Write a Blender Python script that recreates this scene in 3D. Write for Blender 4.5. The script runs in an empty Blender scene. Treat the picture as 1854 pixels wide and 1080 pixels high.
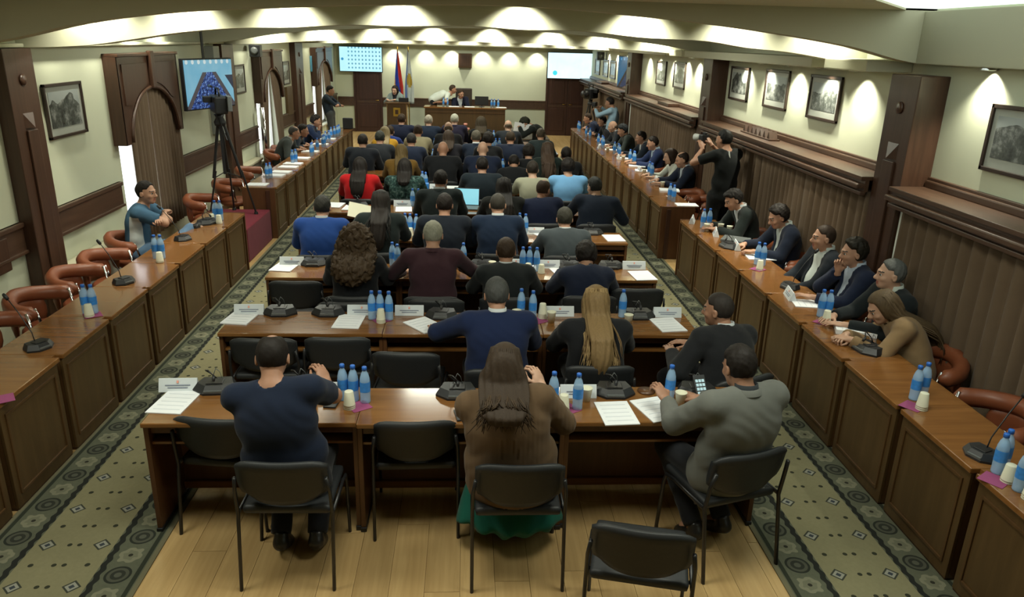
import bpy, bmesh, math, random
import numpy as np
from mathutils import Vector, Matrix, Euler
random.seed(7); RNG = np.random.RandomState(5)
SC = bpy.context.scene; COL = SC.collection
PI = math.pi

# ------------------------------------------------------------------ camera
F_PX, TILT, YAW, ROLL, CAM_H = 1358.423, 18.964, 3.679, -1.598, 2.868
def cam_axes():
    t, y, r = math.radians(TILT), math.radians(YAW), math.radians(ROLL)
    fw = np.array([math.sin(y)*math.cos(t), math.cos(y)*math.cos(t), -math.sin(t)])
    rt = np.array([math.cos(y), -math.sin(y), 0.0]); dn = np.cross(fw, rt)
    return math.cos(r)*rt+math.sin(r)*dn, -math.sin(r)*rt+math.cos(r)*dn, fw
RT, DN, FW = cam_axes()
cd = bpy.data.cameras.new('camera'); cam = bpy.data.objects.new('camera', cd); COL.objects.link(cam)
m = Matrix.Identity(4)
for i in range(3):
    m[i][0] = RT[i]; m[i][1] = -DN[i]; m[i][2] = -FW[i]
m[2][3] = CAM_H
cam.matrix_world = m
cd.sensor_width = 36.0; cd.lens = F_PX/1854*36.0; cd.clip_start = .05
SC.camera = cam
C0 = np.array([0, 0, CAM_H])
def ray(u, v): return RT*((u-927)/F_PX)+DN*((v-540)/F_PX)+FW
def on(u, v, val, ax):
    d = ray(u, v); s = (val-C0[ax])/d[ax]; return tuple(C0+d*s)
def bx(u, v, x): return on(u, v, x, 0)
def by(u, v, y): return on(u, v, y, 1)
def bz(u, v, z): return on(u, v, z, 2)

# ------------------------------------------------------------------ world, exposure
SC.view_settings.view_transform = 'Standard'; SC.view_settings.look = 'None'
SC.view_settings.exposure = 0.0; SC.view_settings.gamma = 1.0
SC.view_settings.use_curve_mapping = False
w = bpy.data.worlds.new('overcast_daylight'); SC.world = w; w.use_nodes = True
w.node_tree.nodes['Background'].inputs[0].default_value = (.93, .96, 1, 1)
w.node_tree.nodes['Background'].inputs[1].default_value = 3.2
try:
    SC.cycles.use_denoising = True
    SC.cycles.max_bounces = 6; SC.cycles.diffuse_bounces = 3; SC.cycles.glossy_bounces = 3
    SC.cycles.transmission_bounces = 5; SC.cycles.transparent_max_bounces = 8
    SC.cycles.caustics_reflective = False; SC.cycles.caustics_refractive = False
    SC.cycles.sample_clamp_indirect = 4.0
except Exception: pass

WL, WR, YF, YB = -4.12, 3.87, 24.6, -2.6      # walls
ZS = 2.69                                      # side soffit height
WARM = (1.0, .97, .78)
def area(name, loc, sx, sy, power, col=WARM, rot=(0, 0, 0)):
    l = bpy.data.lights.new(name, 'AREA'); l.shape = 'RECTANGLE'; l.size = sx; l.size_y = sy
    l.energy = power; l.color = col
    o = bpy.data.objects.new(name, l); o.location = loc; o.rotation_euler = rot; COL.objects.link(o); return o
def spot(loc, aim, power, ang=80, blend=.75, col=WARM, rad=.03):
    l = bpy.data.lights.new('downlight_lamp', 'SPOT'); l.energy = power; l.spot_size = math.radians(ang)
    l.spot_blend = blend; l.color = col; l.shadow_soft_size = rad
    o = bpy.data.objects.new('downlight_lamp', l); o.location = loc
    d = Vector(aim)-Vector(loc); o.rotation_euler = d.to_track_quat('-Z', 'Y').to_euler(); COL.objects.link(o); return o
LW = (.98, 1.0, .84)
# unseen fill lamps added in each bay for general light, above the arched beams
for (y, z, pw) in ((3.4, 3.18, 112), (9.9, 3.25, 140), (15.9, 3.25, 136), (21.9, 3.25, 140)):
    for x in (-2.3, -.45, 1.5): area('ceiling_fill_lamp', (x, y, z), .8, .8, pw/3, LW)
SPOTS = []                                     # (loc, aim, power, cone, place) of each downlight, bodies are built below
for x in (-3.37, -2.58, -1.65, -.63, .48, 1.61, 2.55, 3.4):
    SPOTS.append(((x, 7.25, 3.245), (x, 7.40, 2.75), 85, 118, 'first lit beam'))
for x in (-3.29, -2.44, -1.49, -.58, .39, 1.41, 2.3, 3.2):
    SPOTS.append(((x, 13.19, 3.115), (x, 13.34, 2.6), 75, 118, 'second lit beam'))
for x in (-3.2, -2.4, -1.6, -.8, 0, .8, 1.6, 2.4, 3.2):
    SPOTS.append(((x, 19.29, 2.985), (x, 19.44, 2.5), 55, 118, 'third lit beam'))
for x in (-2.27, -1.3, -.5, .45, 1.3, 2.15): SPOTS.append(((x, 24.40, 2.645), (x, 24.5, 1.9), 75, 104, 'far end wall'))
for y in (8.0, 8.9, 9.75, 10.7): SPOTS.append(((WL+.22, y, 2.985), (WL+.12, y, 2.70), 36, 130, 'left wall before the wall screen'))
for y in (14.6, 15.6, 16.6, 17.6): SPOTS.append(((WL+.22, y, 2.985), (WL+.12, y, 2.70), 36, 130, 'left wall in the middle bay'))
for y in (20.4, 21.6, 22.8): SPOTS.append(((WL+.22, y, 2.985), (WL+.12, y, 2.70), 30, 130, 'left wall in the far bay'))
SPOTS.append(((WR-.05, 5.55, 2.755), (WR-.02, 5.55, 2.0), 80, 112, 'right wall beside the nearest picture'))
for y in (7.35, 8.05, 8.9, 9.75, 10.6): SPOTS.append(((WR-.15, y, 2.675), (WR-.07, y, 2.05), 75, 112, 'right wall above the three pictures'))
for y in (12.9, 13.6, 14.5, 15.6, 16.5): SPOTS.append(((WR-.15, y, 2.675), (WR-.07, y, 2.05), 70, 112, 'right wall in the middle bay'))
for y in (19.0, 20.2, 21.4): SPOTS.append(((WR-.15, y, 2.675), (WR-.07, y, 2.05), 60, 112, 'right wall in the far bay'))
for a in SPOTS: spot(a[0], a[1], a[2], a[3])

# ------------------------------------------------------------------ node helpers
class E:
    """A scalar node expression."""
    def __init__(s, nt, sock): s.nt, s.k = nt, sock
    def _m(s, op, *o):
        n = s.nt.nodes.new('ShaderNodeMath'); n.operation = op
        for i, a in enumerate((s,)+o):
            if isinstance(a, E): s.nt.links.new(a.k, n.inputs[i])
            else: n.inputs[i].default_value = a
        return E(s.nt, n.outputs[0])
    def __add__(s, o): return s._m('ADD', o)
    def __sub__(s, o): return s._m('SUBTRACT', o)
    def __mul__(s, o): return s._m('MULTIPLY', o)
    def __truediv__(s, o): return s._m('DIVIDE', o)
    def mod(s, o): return s._m('FLOORED_MODULO', o)
    def abs(s): return s._m('ABSOLUTE')
    def sqrt(s): return s._m('SQRT')
    def floor(s): return s._m('FLOOR')
    def lt(s, o): return s._m('LESS_THAN', o)
    def gt(s, o): return s._m('GREATER_THAN', o)
    def max(s, o): return s._m('MAXIMUM', o)
    def min(s, o): return s._m('MINIMUM', o)
    def sin(s): return s._m('SINE')
def coords(nt, kind='Object', scale=(1, 1, 1)):
    tc = nt.nodes.new('ShaderNodeTexCoord'); mp = nt.nodes.new('ShaderNodeMapping')
    mp.inputs['Scale'].default_value = scale
    nt.links.new(tc.outputs[kind], mp.inputs[0]); return mp.outputs[0]
def sepxyz(nt, v):
    n = nt.nodes.new('ShaderNodeSeparateXYZ'); nt.links.new(v, n.inputs[0])
    return [E(nt, n.outputs[i]) for i in range(3)]
def noise(nt, vec, scale, detail=3, rough=.55, dist=0):
    n = nt.nodes.new('ShaderNodeTexNoise'); n.inputs['Scale'].default_value = scale
    n.inputs['Detail'].default_value = detail; n.inputs['Roughness'].default_value = rough
    n.inputs['Distortion'].default_value = dist
    if vec is not None: nt.links.new(vec, n.inputs['Vector'])
    return n.outputs[0]
def mix(nt, fac, a, b):
    n = nt.nodes.new('ShaderNodeMix'); n.data_type = 'RGBA'
    if isinstance(fac, E): fac = fac.k
    if isinstance(fac, (int, float)): n.inputs[0].default_value = fac
    else: nt.links.new(fac, n.inputs[0])
    for i, c in ((6, a), (7, b)):
        if isinstance(c, tuple): n.inputs[i].default_value = c+(1,) if len(c) == 3 else c
        else: nt.links.new(c, n.inputs[i])
    return n.outputs[2]
def ramp(nt, fac, stops):
    n = nt.nodes.new('ShaderNodeValToRGB'); cr = n.color_ramp
    while len(cr.elements) < len(stops): cr.elements.new(.5)
    for e, (p, c) in zip(cr.elements, stops): e.position = p; e.color = c+(1,)
    nt.links.new(fac.k if isinstance(fac, E) else fac, n.inputs[0]); return n.outputs[0]
def newmat(name, rough=.5, spec=.5):
    mt = bpy.data.materials.new(name); mt.use_nodes = True
    b = mt.node_tree.nodes['Principled BSDF']; b.inputs['Roughness'].default_value = rough
    b.inputs['Specular IOR Level'].default_value = spec
    return mt, mt.node_tree, b
def bump(nt, b, h, s=.2, d=.002):
    n = nt.nodes.new('ShaderNodeBump'); n.inputs['Strength'].default_value = s; n.inputs['Distance'].default_value = d
    nt.links.new(h, n.inputs['Height']); nt.links.new(n.outputs[0], b.inputs['Normal'])
MATS = {}
def plain(name, col, rough=.5, var=.12, scale=30, spec=.5, metal=0, bmp=0, emit=0):
    """Colour broken up by fine noise."""
    if name in MATS: return MATS[name]
    mt, nt, b = newmat(name, rough, spec); b.inputs['Metallic'].default_value = metal
    v = coords(nt); n = noise(nt, v, scale)
    lo = tuple(c*(1-var) for c in col); hi = tuple(min(1, c*(1+var)) for c in col)
    c = mix(nt, n, lo, hi); nt.links.new(c, b.inputs['Base Color'])
    if bmp: bump(nt, b, n, bmp)
    if emit:
        nt.links.new(c, b.inputs['Emission Color']); b.inputs['Emission Strength'].default_value = emit
    MATS[name] = mt; return mt
def wood(name, a, b_, rough=.3, axis=2, scale=2.2, spec=.5, rnd=.0, coat=0):
    if name in MATS: return MATS[name]
    mt, nt, b = newmat(name, rough, spec)
    s = [9, 9, 9]; s[axis] = .55
    v = coords(nt, 'Object', tuple(s)); n = noise(nt, v, scale, 5, .6, .6)
    c = ramp(nt, n, [(.25, a), (.75, b_)])
    if rnd:
        oi = nt.nodes.new('ShaderNodeObjectInfo')
        h = nt.nodes.new('ShaderNodeHueSaturation'); nt.links.new(c, h.inputs['Color'])
        val = E(nt, oi.outputs['Random'])*(2*rnd)+(1-rnd); nt.links.new(val.k, h.inputs['Value']); c = h.outputs[0]
    nt.links.new(c, b.inputs['Base Color']); bump(nt, b, n, .08, .001)
    if coat: b.inputs['Coat Weight'].default_value = coat; b.inputs['Coat Roughness'].default_value = .12
    MATS[name] = mt; return mt
def cloth(name, col, rough=.9, wv=420, var=.18, bmp=.15):
    if name in MATS: return MATS[name]
    mt, nt, b = newmat(name, rough, .12)
    v = coords(nt); n = noise(nt, v, 6, 3); n2 = noise(nt, v, wv, 1)
    lo = tuple(c*(1-var) for c in col); hi = tuple(min(1, c*(1+var)+.002) for c in col)
    nt.links.new(mix(nt, n, lo, hi), b.inputs['Base Color']); bump(nt, b, n2, bmp, .001)
    b.inputs['Sheen Weight'].default_value = .08
    MATS[name] = mt; return mt
def hairmat(name, col, dark=.45):
    if name in MATS: return MATS[name]
    mt, nt, b = newmat(name, .62, .22)
    v = coords(nt, 'Object', (60, 60, 4)); n = noise(nt, v, 2, 3, .6)
    nt.links.new(mix(nt, n, tuple(c*dark for c in col), col), b.inputs['Base Color']); bump(nt, b, n, .35, .004)
    MATS[name] = mt; return mt

M_WALL = plain('cream_wall_paint', (.555, .585, .445), .75, .03, 3, .25)
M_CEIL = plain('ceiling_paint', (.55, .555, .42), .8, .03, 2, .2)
M_CEILN = plain('ceiling_paint_lit', (.74, .72, .54), .85, .03, 2, .2)  # ceiling paint lightened in colour to make up for weak bounce light
M_FASC = plain('ceiling_paint_shaded', (.42, .41, .30), .85, .03, 2, .2)  # same paint darkened in colour to offset the cove panel's strong light
M_DARKW = wood('dark_pilaster_wood', (.039, .018, .010), (.076, .036, .021), .38)
M_RAILW = wood('dark_rail_wood', (.049, .025, .014), (.093, .049, .029), .4, axis=1)
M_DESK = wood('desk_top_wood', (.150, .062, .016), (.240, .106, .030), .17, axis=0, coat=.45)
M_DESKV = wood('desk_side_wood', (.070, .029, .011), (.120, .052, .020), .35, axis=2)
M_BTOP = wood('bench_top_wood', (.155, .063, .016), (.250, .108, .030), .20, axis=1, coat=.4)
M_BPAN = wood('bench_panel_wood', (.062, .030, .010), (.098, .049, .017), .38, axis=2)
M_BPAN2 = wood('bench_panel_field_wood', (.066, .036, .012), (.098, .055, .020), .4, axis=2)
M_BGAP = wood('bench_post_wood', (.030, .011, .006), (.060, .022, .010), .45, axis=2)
M_PLANK = wood('laminate_plank', (.40, .255, .105), (.58, .395, .180), .27, axis=1, scale=1.6, rnd=.09)
M_DOORW = wood('door_wood', (.032, .012, .008), (.062, .024, .015), .42)
M_CURT = cloth('brown_curtain_cloth', (.135, .095, .062), .92, 200, .12)
M_BLACKP = plain('black_plastic', (.012, .013, .015), .42, .2, 40)
M_BLACKL = plain('black_chair_leather', (.020, .022, .024), .5, .2, 60, .4, bmp=.1)
M_BLACKM = plain('black_powder_coated_steel', (.013, .013, .014), .38, .15, 60)
M_CHROME = plain('chrome', (.6, .6, .62), .18, .05, 10, .5, 1)
M_BUTTON = plain('grey_button_plastic', (.10, .11, .11), .4, .2, 50)
M_PAPER = plain('white_paper', (.80, .83, .86), .8, .03, 20, .2)
M_PLATE = plain('white_name_plate', (.62, .67, .70), .6, .04, 20, .3)
M_INK = plain('grey_ink', (.22, .25, .32), .8, .1, 20)
M_PINK = plain('pink_napkin', (.27, .065, .16), .85, .12, 60, .2)
M_CUP = plain('cream_paper_cup', (.66, .66, .52), .6, .04, 20, .3)
M_CAP = plain('blue_bottle_cap', (.02, .13, .52), .4, .06, 20)
M_LABEL = plain('blue_bottle_label', (.04, .24, .68), .45, .25, 70)
M_TERRA = plain('terracotta_leather', (.21, .062, .026), .42, .18, 14, .45, bmp=.1)
M_RED = cloth('burgundy_cloth', (.13, .010, .022), .9)
M_GREYP = plain('grey_radiator_paint', (.27, .29, .27), .5, .05, 5)
M_CREAMT = plain('cream_ledge_paint', (.45, .43, .31), .6, .04, 5)
M_GOLD = plain('brass', (.50, .34, .06), .35, .1, 20, .5, .8)
M_GREEN = plain('leaf_green', (.035, .09, .02), .6, .3, 30)
M_ROSE = plain('rose_petal', (.78, .34, .26), .6, .2, 40)
SKIN = {}
def skin(tone):
    base = {'a': (.42, .235, .155), 'b': (.36, .19, .12), 'c': (.48, .29, .20)}[tone]
    return plain('skin_'+{'a': 'medium', 'b': 'tanned', 'c': 'fair'}[tone], base, .5, .1, 25, .4)
M_EYEW = plain('eye_white', (.6, .58, .54), .3, .03, 20)
M_EYED = plain('eye_dark', (.02, .012, .008), .2, .1, 20)
M_LIP = plain('lip', (.30, .10, .075), .5, .1, 40)
M_BROW = plain('brow_hair', (.02, .014, .010), .7, .2, 60)
def glassy(name, col, rough=.05, tr=.85):
    mt, nt, b = newmat(name, rough); v = coords(nt); n = noise(nt, v, 20)
    nt.links.new(mix(nt, n, tuple(c*.93 for c in col), col), b.inputs['Base Color'])
    b.inputs['Alpha'].default_value = 1-tr; b.inputs['IOR'].default_value = 1.33
    return mt
M_PET = glassy('clear_bottle_plastic', (.42, .66, .95), .08, .42)
M_PANE = glassy('window_glass', (.8, .88, .9), .03, .9)

# ------------------------------------------------------------------ object helpers
def setm(o, mats):
    for mm in (mats if isinstance(mats, (list, tuple)) else [mats]): o.data.materials.append(mm)
def tag(o, label=None, cat=None, group=None, kind=None):
    if label: o['label'] = label
    if cat: o['category'] = cat
    if group: o['group'] = group
    if kind: o['kind'] = kind
    return o
def thing(name, label, cat, loc=(0, 0, 0), rz=0, group=None):
    o = bpy.data.objects.new(name, None); o.empty_display_size = .1; COL.objects.link(o)
    o.location = loc; o.rotation_euler = (0, 0, rz); return tag(o, label, cat, group)
def link_mesh(name, me, parent=None, loc=(0, 0, 0), rot=(0, 0, 0)):
    o = bpy.data.objects.new(name, me); COL.objects.link(o)
    if parent is not None: o.parent = parent
    o.location = loc; o.rotation_euler = rot; return o
def pydata(name, verts, faces, mats, parent=None, smooth=False, loc=(0, 0, 0), rot=(0, 0, 0), mi=None):
    me = bpy.data.meshes.new(name)
    me.from_pydata([tuple(map(float, v)) for v in verts], [], [tuple(map(int, f)) for f in faces])
    for mm in (mats if isinstance(mats, (list, tuple)) else [mats]): me.materials.append(mm)
    if mi is not None: me.polygons.foreach_set('material_index', np.array(mi, dtype=np.int32))
    if smooth: me.polygons.foreach_set('use_smooth', np.ones(len(me.polygons), dtype=bool))
    me.update(); return link_mesh(name, me, parent, loc, rot)
def mesh_np(name, V, Q, mats, mi=None, smooth=True):
    me = bpy.data.meshes.new(name); nv, nq = len(V), len(Q)
    me.vertices.add(nv); me.vertices.foreach_set('co', np.asarray(V, dtype=np.float32).ravel())
    me.loops.add(nq*4); me.loops.foreach_set('vertex_index', np.asarray(Q, dtype=np.int32).ravel())
    me.polygons.add(nq); me.polygons.foreach_set('loop_start', np.arange(0, nq*4, 4, dtype=np.int32))
    for mm in (mats if isinstance(mats, (list, tuple)) else [mats]): me.materials.append(mm)
    if mi is not None: me.polygons.foreach_set('material_index', np.asarray(mi, dtype=np.int32))
    me.polygons.foreach_set('use_smooth', np.full(nq, smooth, dtype=bool))
    me.update(calc_edges=True); return me
class MB:
    """Collects boxes, prisms, tubes and lathes into one mesh."""
    def __init__(s): s.v, s.f, s.m, s.cur = [], [], [], 0
    def mat(s, i): s.cur = i; return s
    def add(s, vs, fs):
        b = len(s.v); s.v += [tuple(v) for v in vs]
        for f in fs: s.f.append(tuple(b+i for i in f)); s.m.append(s.cur)
        return s
    def box(s, lo, hi, bev=0.0):
        x0, y0, z0 = lo; x1, y1, z1 = hi
        if not bev:
            return s.add([(x0, y0, z0), (x1, y0, z0), (x1, y1, z0), (x0, y1, z0), (x0, y0, z1), (x1, y0, z1), (x1, y1, z1), (x0, y1, z1)],
                         [(0, 3, 2, 1), (4, 5, 6, 7), (0, 1, 5, 4), (1, 2, 6, 5), (2, 3, 7, 6), (3, 0, 4, 7)])
        bm = bmesh.new(); bmesh.ops.create_cube(bm, size=1)
        for v in bm.verts: v.co = Vector(((x0+x1)/2+v.co.x*(x1-x0), (y0+y1)/2+v.co.y*(y1-y0), (z0+z1)/2+v.co.z*(z1-z0)))
        bmesh.ops.bevel(bm, geom=bm.edges[:], offset=bev, segments=2, affect='EDGES', profile=.6)
        bm.verts.index_update(); s.add([v.co[:] for v in bm.verts], [[v.index for v in f.verts] for f in bm.faces]); bm.free(); return s
    def prism(s, pts, d0, d1, ax='y'):
        """Extrude a 2D outline (ccw) along an axis."""
        def P(p, d): return {'y': (p[0], d, p[1]), 'x': (d, p[0], p[1]), 'z': (p[0], p[1], d)}[ax]
        n = len(pts); vs = [P(p, d0) for p in pts]+[P(p, d1) for p in pts]
        fs = [tuple(range(n)), tuple(range(2*n-1, n-1, -1))]+[(i, i+n, (i+1) % n+n, (i+1) % n) for i in range(n)]
        return s.add(vs, fs)
    def tube(s, path, r, n=8, caps=True, sq=1.0):
        path = [Vector(p) for p in path]; rr = r if isinstance(r, (list, tuple)) else [r]*len(path); rings = []
        up = Vector((0, 0, 1)); prev = None
        for i, p in enumerate(path):
            t = (path[min(i+1, len(path)-1)]-path[max(i-1, 0)]).normalized()
            if prev is None:
                a = up if abs(t.z) < .9 else Vector((1, 0, 0)); u = t.cross(a).normalized()
            else: u = (prev-t*prev.dot(t)).normalized()
            prev = u; w_ = t.cross(u); rings.append([p+(u*math.cos(2*PI*k/n)+w_*math.sin(2*PI*k/n)*sq)*rr[i] for k in range(n)])
        vs = [v[:] for rg in rings for v in rg]; fs = []
        for i in range(len(path)-1):
            for k in range(n): fs.append((i*n+k, i*n+(k+1) % n, (i+1)*n+(k+1) % n, (i+1)*n+k))
        if caps: fs += [tuple(range(n-1, -1, -1)), tuple(range((len(path)-1)*n, len(path)*n))]
        return s.add(vs, fs)
    def lathe(s, prof, n=16, c=(0, 0, 0), caps=True):
        vs = [(c[0]+r*math.cos(2*PI*k/n), c[1]+r*math.sin(2*PI*k/n), c[2]+z) for r, z in prof for k in range(n)]; fs = []
        for i in range(len(prof)-1):
            for k in range(n): fs.append((i*n+k, i*n+(k+1) % n, (i+1)*n+(k+1) % n, (i+1)*n+k))
        if caps: fs += [tuple(range(n-1, -1, -1)), tuple(range((len(prof)-1)*n, len(prof)*n))]
        return s.add(vs, fs)
    def build(s, name, mats, parent=None, smooth=False, loc=(0, 0, 0), rot=(0, 0, 0)):
        return pydata(name, s.v, s.f, mats, parent, smooth, loc, rot, s.m)
    def mesh(s, name, mats, smooth=False):
        o = s.build(name, mats, None, smooth); me = o.data; bpy.data.objects.remove(o); return me
NT = [0]
def trim(mb, mats, smooth=False, loc=(0, 0, 0), rot=(0, 0, 0)):
    NT[0] += 1; return tag(mb.build('trim_%d' % NT[0], mats, None, smooth, loc, rot), kind='structure')
def copy_tree(o, parent=None):
    c = o.copy(); COL.objects.link(c); c.parent = parent
    for ch in o.children: copy_tree(ch, c)
    return c
ORD = ['first', 'second', 'third', 'fourth', 'fifth', 'sixth', 'seventh', 'eighth', 'ninth', 'tenth', 'eleventh', 'twelfth', 'thirteenth', 'fourteenth']
# ================================================================== STRUCTURE
floor = MB().box((WL-.1, YB-.1, -.08), (WR+.1, YF+.1, -.012)).build('floor', M_PLANK); tag(floor, kind='structure')
pw, pl = .195, 1.30
plank_me = MB().box((-pw/2+.0012, -pl/2+.0012, -.012), (pw/2-.0012, pl/2-.0012, 0)).mesh('plank', M_PLANK)
rest = MB(); nparts = 0
for i in range(41):
    x = WL+pw*(i+.5)
    yy = YB-(i*.47 % 1)*pl
    while yy < YF:
        yc = yy+pl/2
        if -1.9 < x < 1.95 and 1.2 < yc < 8.6 or abs(x) > 1.95 and 3 < yc < 6 and nparts < 0:
            o = link_mesh('plank', plank_me, floor, (x, yc, 0)); nparts += 1
        else:
            y0, y1 = max(yy+.0012, YB), min(yy+pl-.0012, YF)
            if y1 > y0: rest.box((max(x-pw/2+.0012, WL), y0, -.012), (min(x+pw/2-.0012, WR), y1, 0))
        yy += pl
tag(rest.build('plank_field', M_PLANK, floor), kind='stuff')

# runner carpets --------------------------------------------------------------
def carpet_mat(W):
    mt, nt, b = newmat('runner_carpet_pattern', .95, .1)
    tc = nt.nodes.new('ShaderNodeTexCoord'); X, Y, Z = sepxyz(nt, tc.outputs['Object'])
    n = noise(nt, tc.outputs['Object'], 45, 2)
    field = mix(nt, n, (.215, .198, .112), (.262, .243, .142))
    c = field
    ax = X.abs()                                     # mirrored halves; W/2 is the edge
    e = (ax*-1)+W/2                                  # distance from the edge
    # field motifs
    DK, LT = (.038, .040, .026), (.30, .30, .25)
    p = .36
    vy = Y.mod(p)-p/2; d1 = ((ax-.155).abs()*1.0+vy.abs()*1.0)
    c = mix(nt, d1.lt(.052), c, (.050, .055, .042)); c = mix(nt, d1.lt(.038), c, LT); c = mix(nt, d1.lt(.018), c, (.05, .06, .07))
    dd = (((ax-.028)*(ax-.028))+vy*vy).sqrt(); c = mix(nt, dd.lt(.014), c, DK)
    vy2 = (Y+p/2).mod(p)-p/2
    dd = (((ax-.155)*(ax-.155))+vy2*vy2).sqrt(); c = mix(nt, dd.lt(.015), c, DK)
    dd = (((ax-.028)*(ax-.028))+vy2*vy2).sqrt(); c = mix(nt, dd.lt(.014), c, DK)
    # border
    border = mix(nt, n, (.095, .102, .070), (.130, .138, .095))
    q = .34; by_ = Y.mod(q)-q/2; bx_ = e-.150
    r1 = (bx_*bx_+by_*by_).sqrt()
    bc = mix(nt, r1.lt(.072), border, (.030, .034, .026)); bc = mix(nt, r1.lt(.058), bc, (.085, .088, .065))
    bc = mix(nt, r1.lt(.040), bc, (.036, .039, .030)); bc = mix(nt, r1.lt(.020), bc, (.095, .10, .075))
    by2 = (Y+q/2).mod(q)-q/2; r2 = (bx_*bx_+by2*by2).sqrt()
    wob = ((by2*90).sin()*(bx_*90).sin())*.010
    bc = mix(nt, (r2+wob).lt(.066), bc, (.215, .212, .145)); bc = mix(nt, (r2+wob).lt(.040), bc, (.165, .165, .112))
    bc = mix(nt, r2.lt(.013), bc, (.035, .035, .025))
    zz = ((Y*75).sin())*.006
    s1 = ((e-.257+zz).abs()).lt(.017); bc = mix(nt, s1, bc, (.024, .026, .022))
    s2 = ((e-.048).abs()).lt(.013); bc = mix(nt, s2, bc, (.035, .040, .028))
    bc = mix(nt, e.lt(.028), bc, (.17, .155, .095))
    c = mix(nt, e.lt(.280), c, bc)
    n2 = noise(nt, tc.outputs['Object'], 2.0, 3)
    dark = nt.nodes.new('ShaderNodeHueSaturation'); nt.links.new(c, dark.inputs['Color'])
    vv = E(nt, n2)*.30+.74; nt.links.new(vv.k, dark.inputs['Value'])
    nt.links.new(dark.outputs[0], b.inputs['Base Color']); bump(nt, b, noise(nt, tc.outputs['Object'], 900, 1), .3, .002)
    return mt
M_RUN = carpet_mat(1.02)
for side, xc in (('left', -2.28), ('right', 2.26)):
    o = MB().box((-.51, -8.6, 0), (.51, 8.6, .008), .003).build('runner_carpet', M_RUN, None, False, (xc, 11.2, 0.0005))
    tag(o, 'olive green patterned runner carpet with medallion borders in the %s aisle' % side, 'carpet', 'aisle runners')
    if side == 'right': o.rotation_euler = (0, 0, math.radians(.35))

# walls --------------------------------------------------------------------
WIN = [(9.22, 10.84), (15.34, 16.98), (20.95, 23.15)]
wl = MB(); zt = 3.5; y = YB; WT = .28
for a, b_ in WIN:
    wl.box((WL-WT, y, 0), (WL, a, zt)); wl.box((WL-WT, a, 0), (WL, b_, .45)); wl.box((WL-WT, a, 2.45), (WL, b_, zt)); y = b_
wl.box((WL-WT, y, 0), (WL, YF+.2, zt))
tag(wl.build('wall_left', M_WALL), kind='structure')
tag(MB().box((WR, YB, 0), (WR+.2, YF+.2, zt)).build('wall_right', M_WALL), kind='structure')
tag(MB().box((WL-.3, YF, 0), (WR+.2, YF+.2, zt)).build('wall_far', M_WALL), kind='structure')
tag(MB().box((WL-.3, YB-.2, 0), (WR+.2, YB, zt)).build('wall_back', M_WALL), kind='structure')
c = MB().box((WL-.3, YB-.2, 3.40), (WR+.2, YF+.2, 3.55)).build('ceiling', M_CEIL); tag(c, kind='structure')
# near ceiling with the bright cove opening at its right
pts = [bz(u, v, 3.19)[:2] for u, v in ((1578, -2), (1668, 23), (1856, 20))]
near = MB(); x0 = pts[0][0]; ya = 6.44
near.prism([(WL, YB), (x0-.25, YB), (x0-.25, pts[0][1]-.4), pts[0], (min(WR, pts[1][0]), pts[1][1]), (min(WR, pts[1][0]), ya), (WL, ya)], 3.19, 3.30, 'z')
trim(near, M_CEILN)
o = MB().prism([(x0-.24, .5), (WR-.002, .5), (WR-.002, 6.435), (x0-.24, 6.435)], 3.205, 3.22, 'z').mat(0)
cove, nt, b = newmat('cove_light_diffuser', .5); v = coords(nt); b.inputs['Emission Strength'].default_value = 1.15
col = mix(nt, noise(nt, v, 2), (.80, 1.0, .88), (.95, 1.0, .95)); nt.links.new(col, b.inputs['Emission Color']); nt.links.new(col, b.inputs['Base Color'])
oo = o.build('ceiling_light_panel', cove); tag(oo, 'bright white cove light panel in the ceiling corner at upper right', 'ceiling light')
# fascia on the right of the near bay, above the wall
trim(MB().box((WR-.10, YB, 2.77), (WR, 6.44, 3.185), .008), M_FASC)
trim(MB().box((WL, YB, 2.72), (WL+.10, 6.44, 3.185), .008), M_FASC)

def arch_beam(y0, y1, pts, top, mat):
    """A cross beam whose lower edge rises in a shallow, slightly wavy arch towards the middle."""
    mb = MB(); n = 60; px = [p[0] for p in pts]; pz = [p[1] for p in pts]; lo = []
    def cub(x):
        i = max(0, min(len(px)-2, int(np.searchsorted(px, x))-1)); h = px[i+1]-px[i]; t = (x-px[i])/h
        def sl(j): return 0 if j in (0, len(px)-1) else (pz[j+1]-pz[j-1])/(px[j+1]-px[j-1])
        return (2*t**3-3*t*t+1)*pz[i]+(t**3-2*t*t+t)*h*sl(i)+(-2*t**3+3*t*t)*pz[i+1]+(t**3-t*t)*h*sl(i+1)
    for i in range(n+1):
        x = WL+(WR-WL)*i/n; lo.append((x, cub(x)))
    for i in range(n):
        (xa, za), (xb, zb) = lo[i], lo[i+1]
        mb.add([(xa, y0, za), (xb, y0, zb), (xb, y0, top), (xa, y0, top), (xa, y1, za), (xb, y1, zb), (xb, y1, top), (xa, y1, top)],
               [(0, 1, 2, 3), (5, 4, 7, 6), (1, 0, 4, 5), (3, 2, 6, 7)])
    trim(mb, mat)
LIP = [(-4.13, 2.70), (-3.67, 2.76), (-3.02, 2.91), (-2.31, 3.01), (-1.6, 3.06), (-.65, 3.11), (.43, 3.13), (1.44, 3.08), (2.28, 3.01), (3.16, 2.9), (3.88, 2.77)]
FAS = [(-4.13, 2.69), (-3.52, 2.72), (-3.17, 2.77), (-2.62, 2.86), (-2.1, 2.91), (-1.65, 2.925), (-1.1, 2.965), (-.65, 2.965), (0, 2.985), (.5, 2.965), (1.05, 2.97), (1.65, 2.925), (2.28, 2.91), (2.67, 2.86), (3.1, 2.83), (3.6, 2.76), (3.88, 2.71)]
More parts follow.
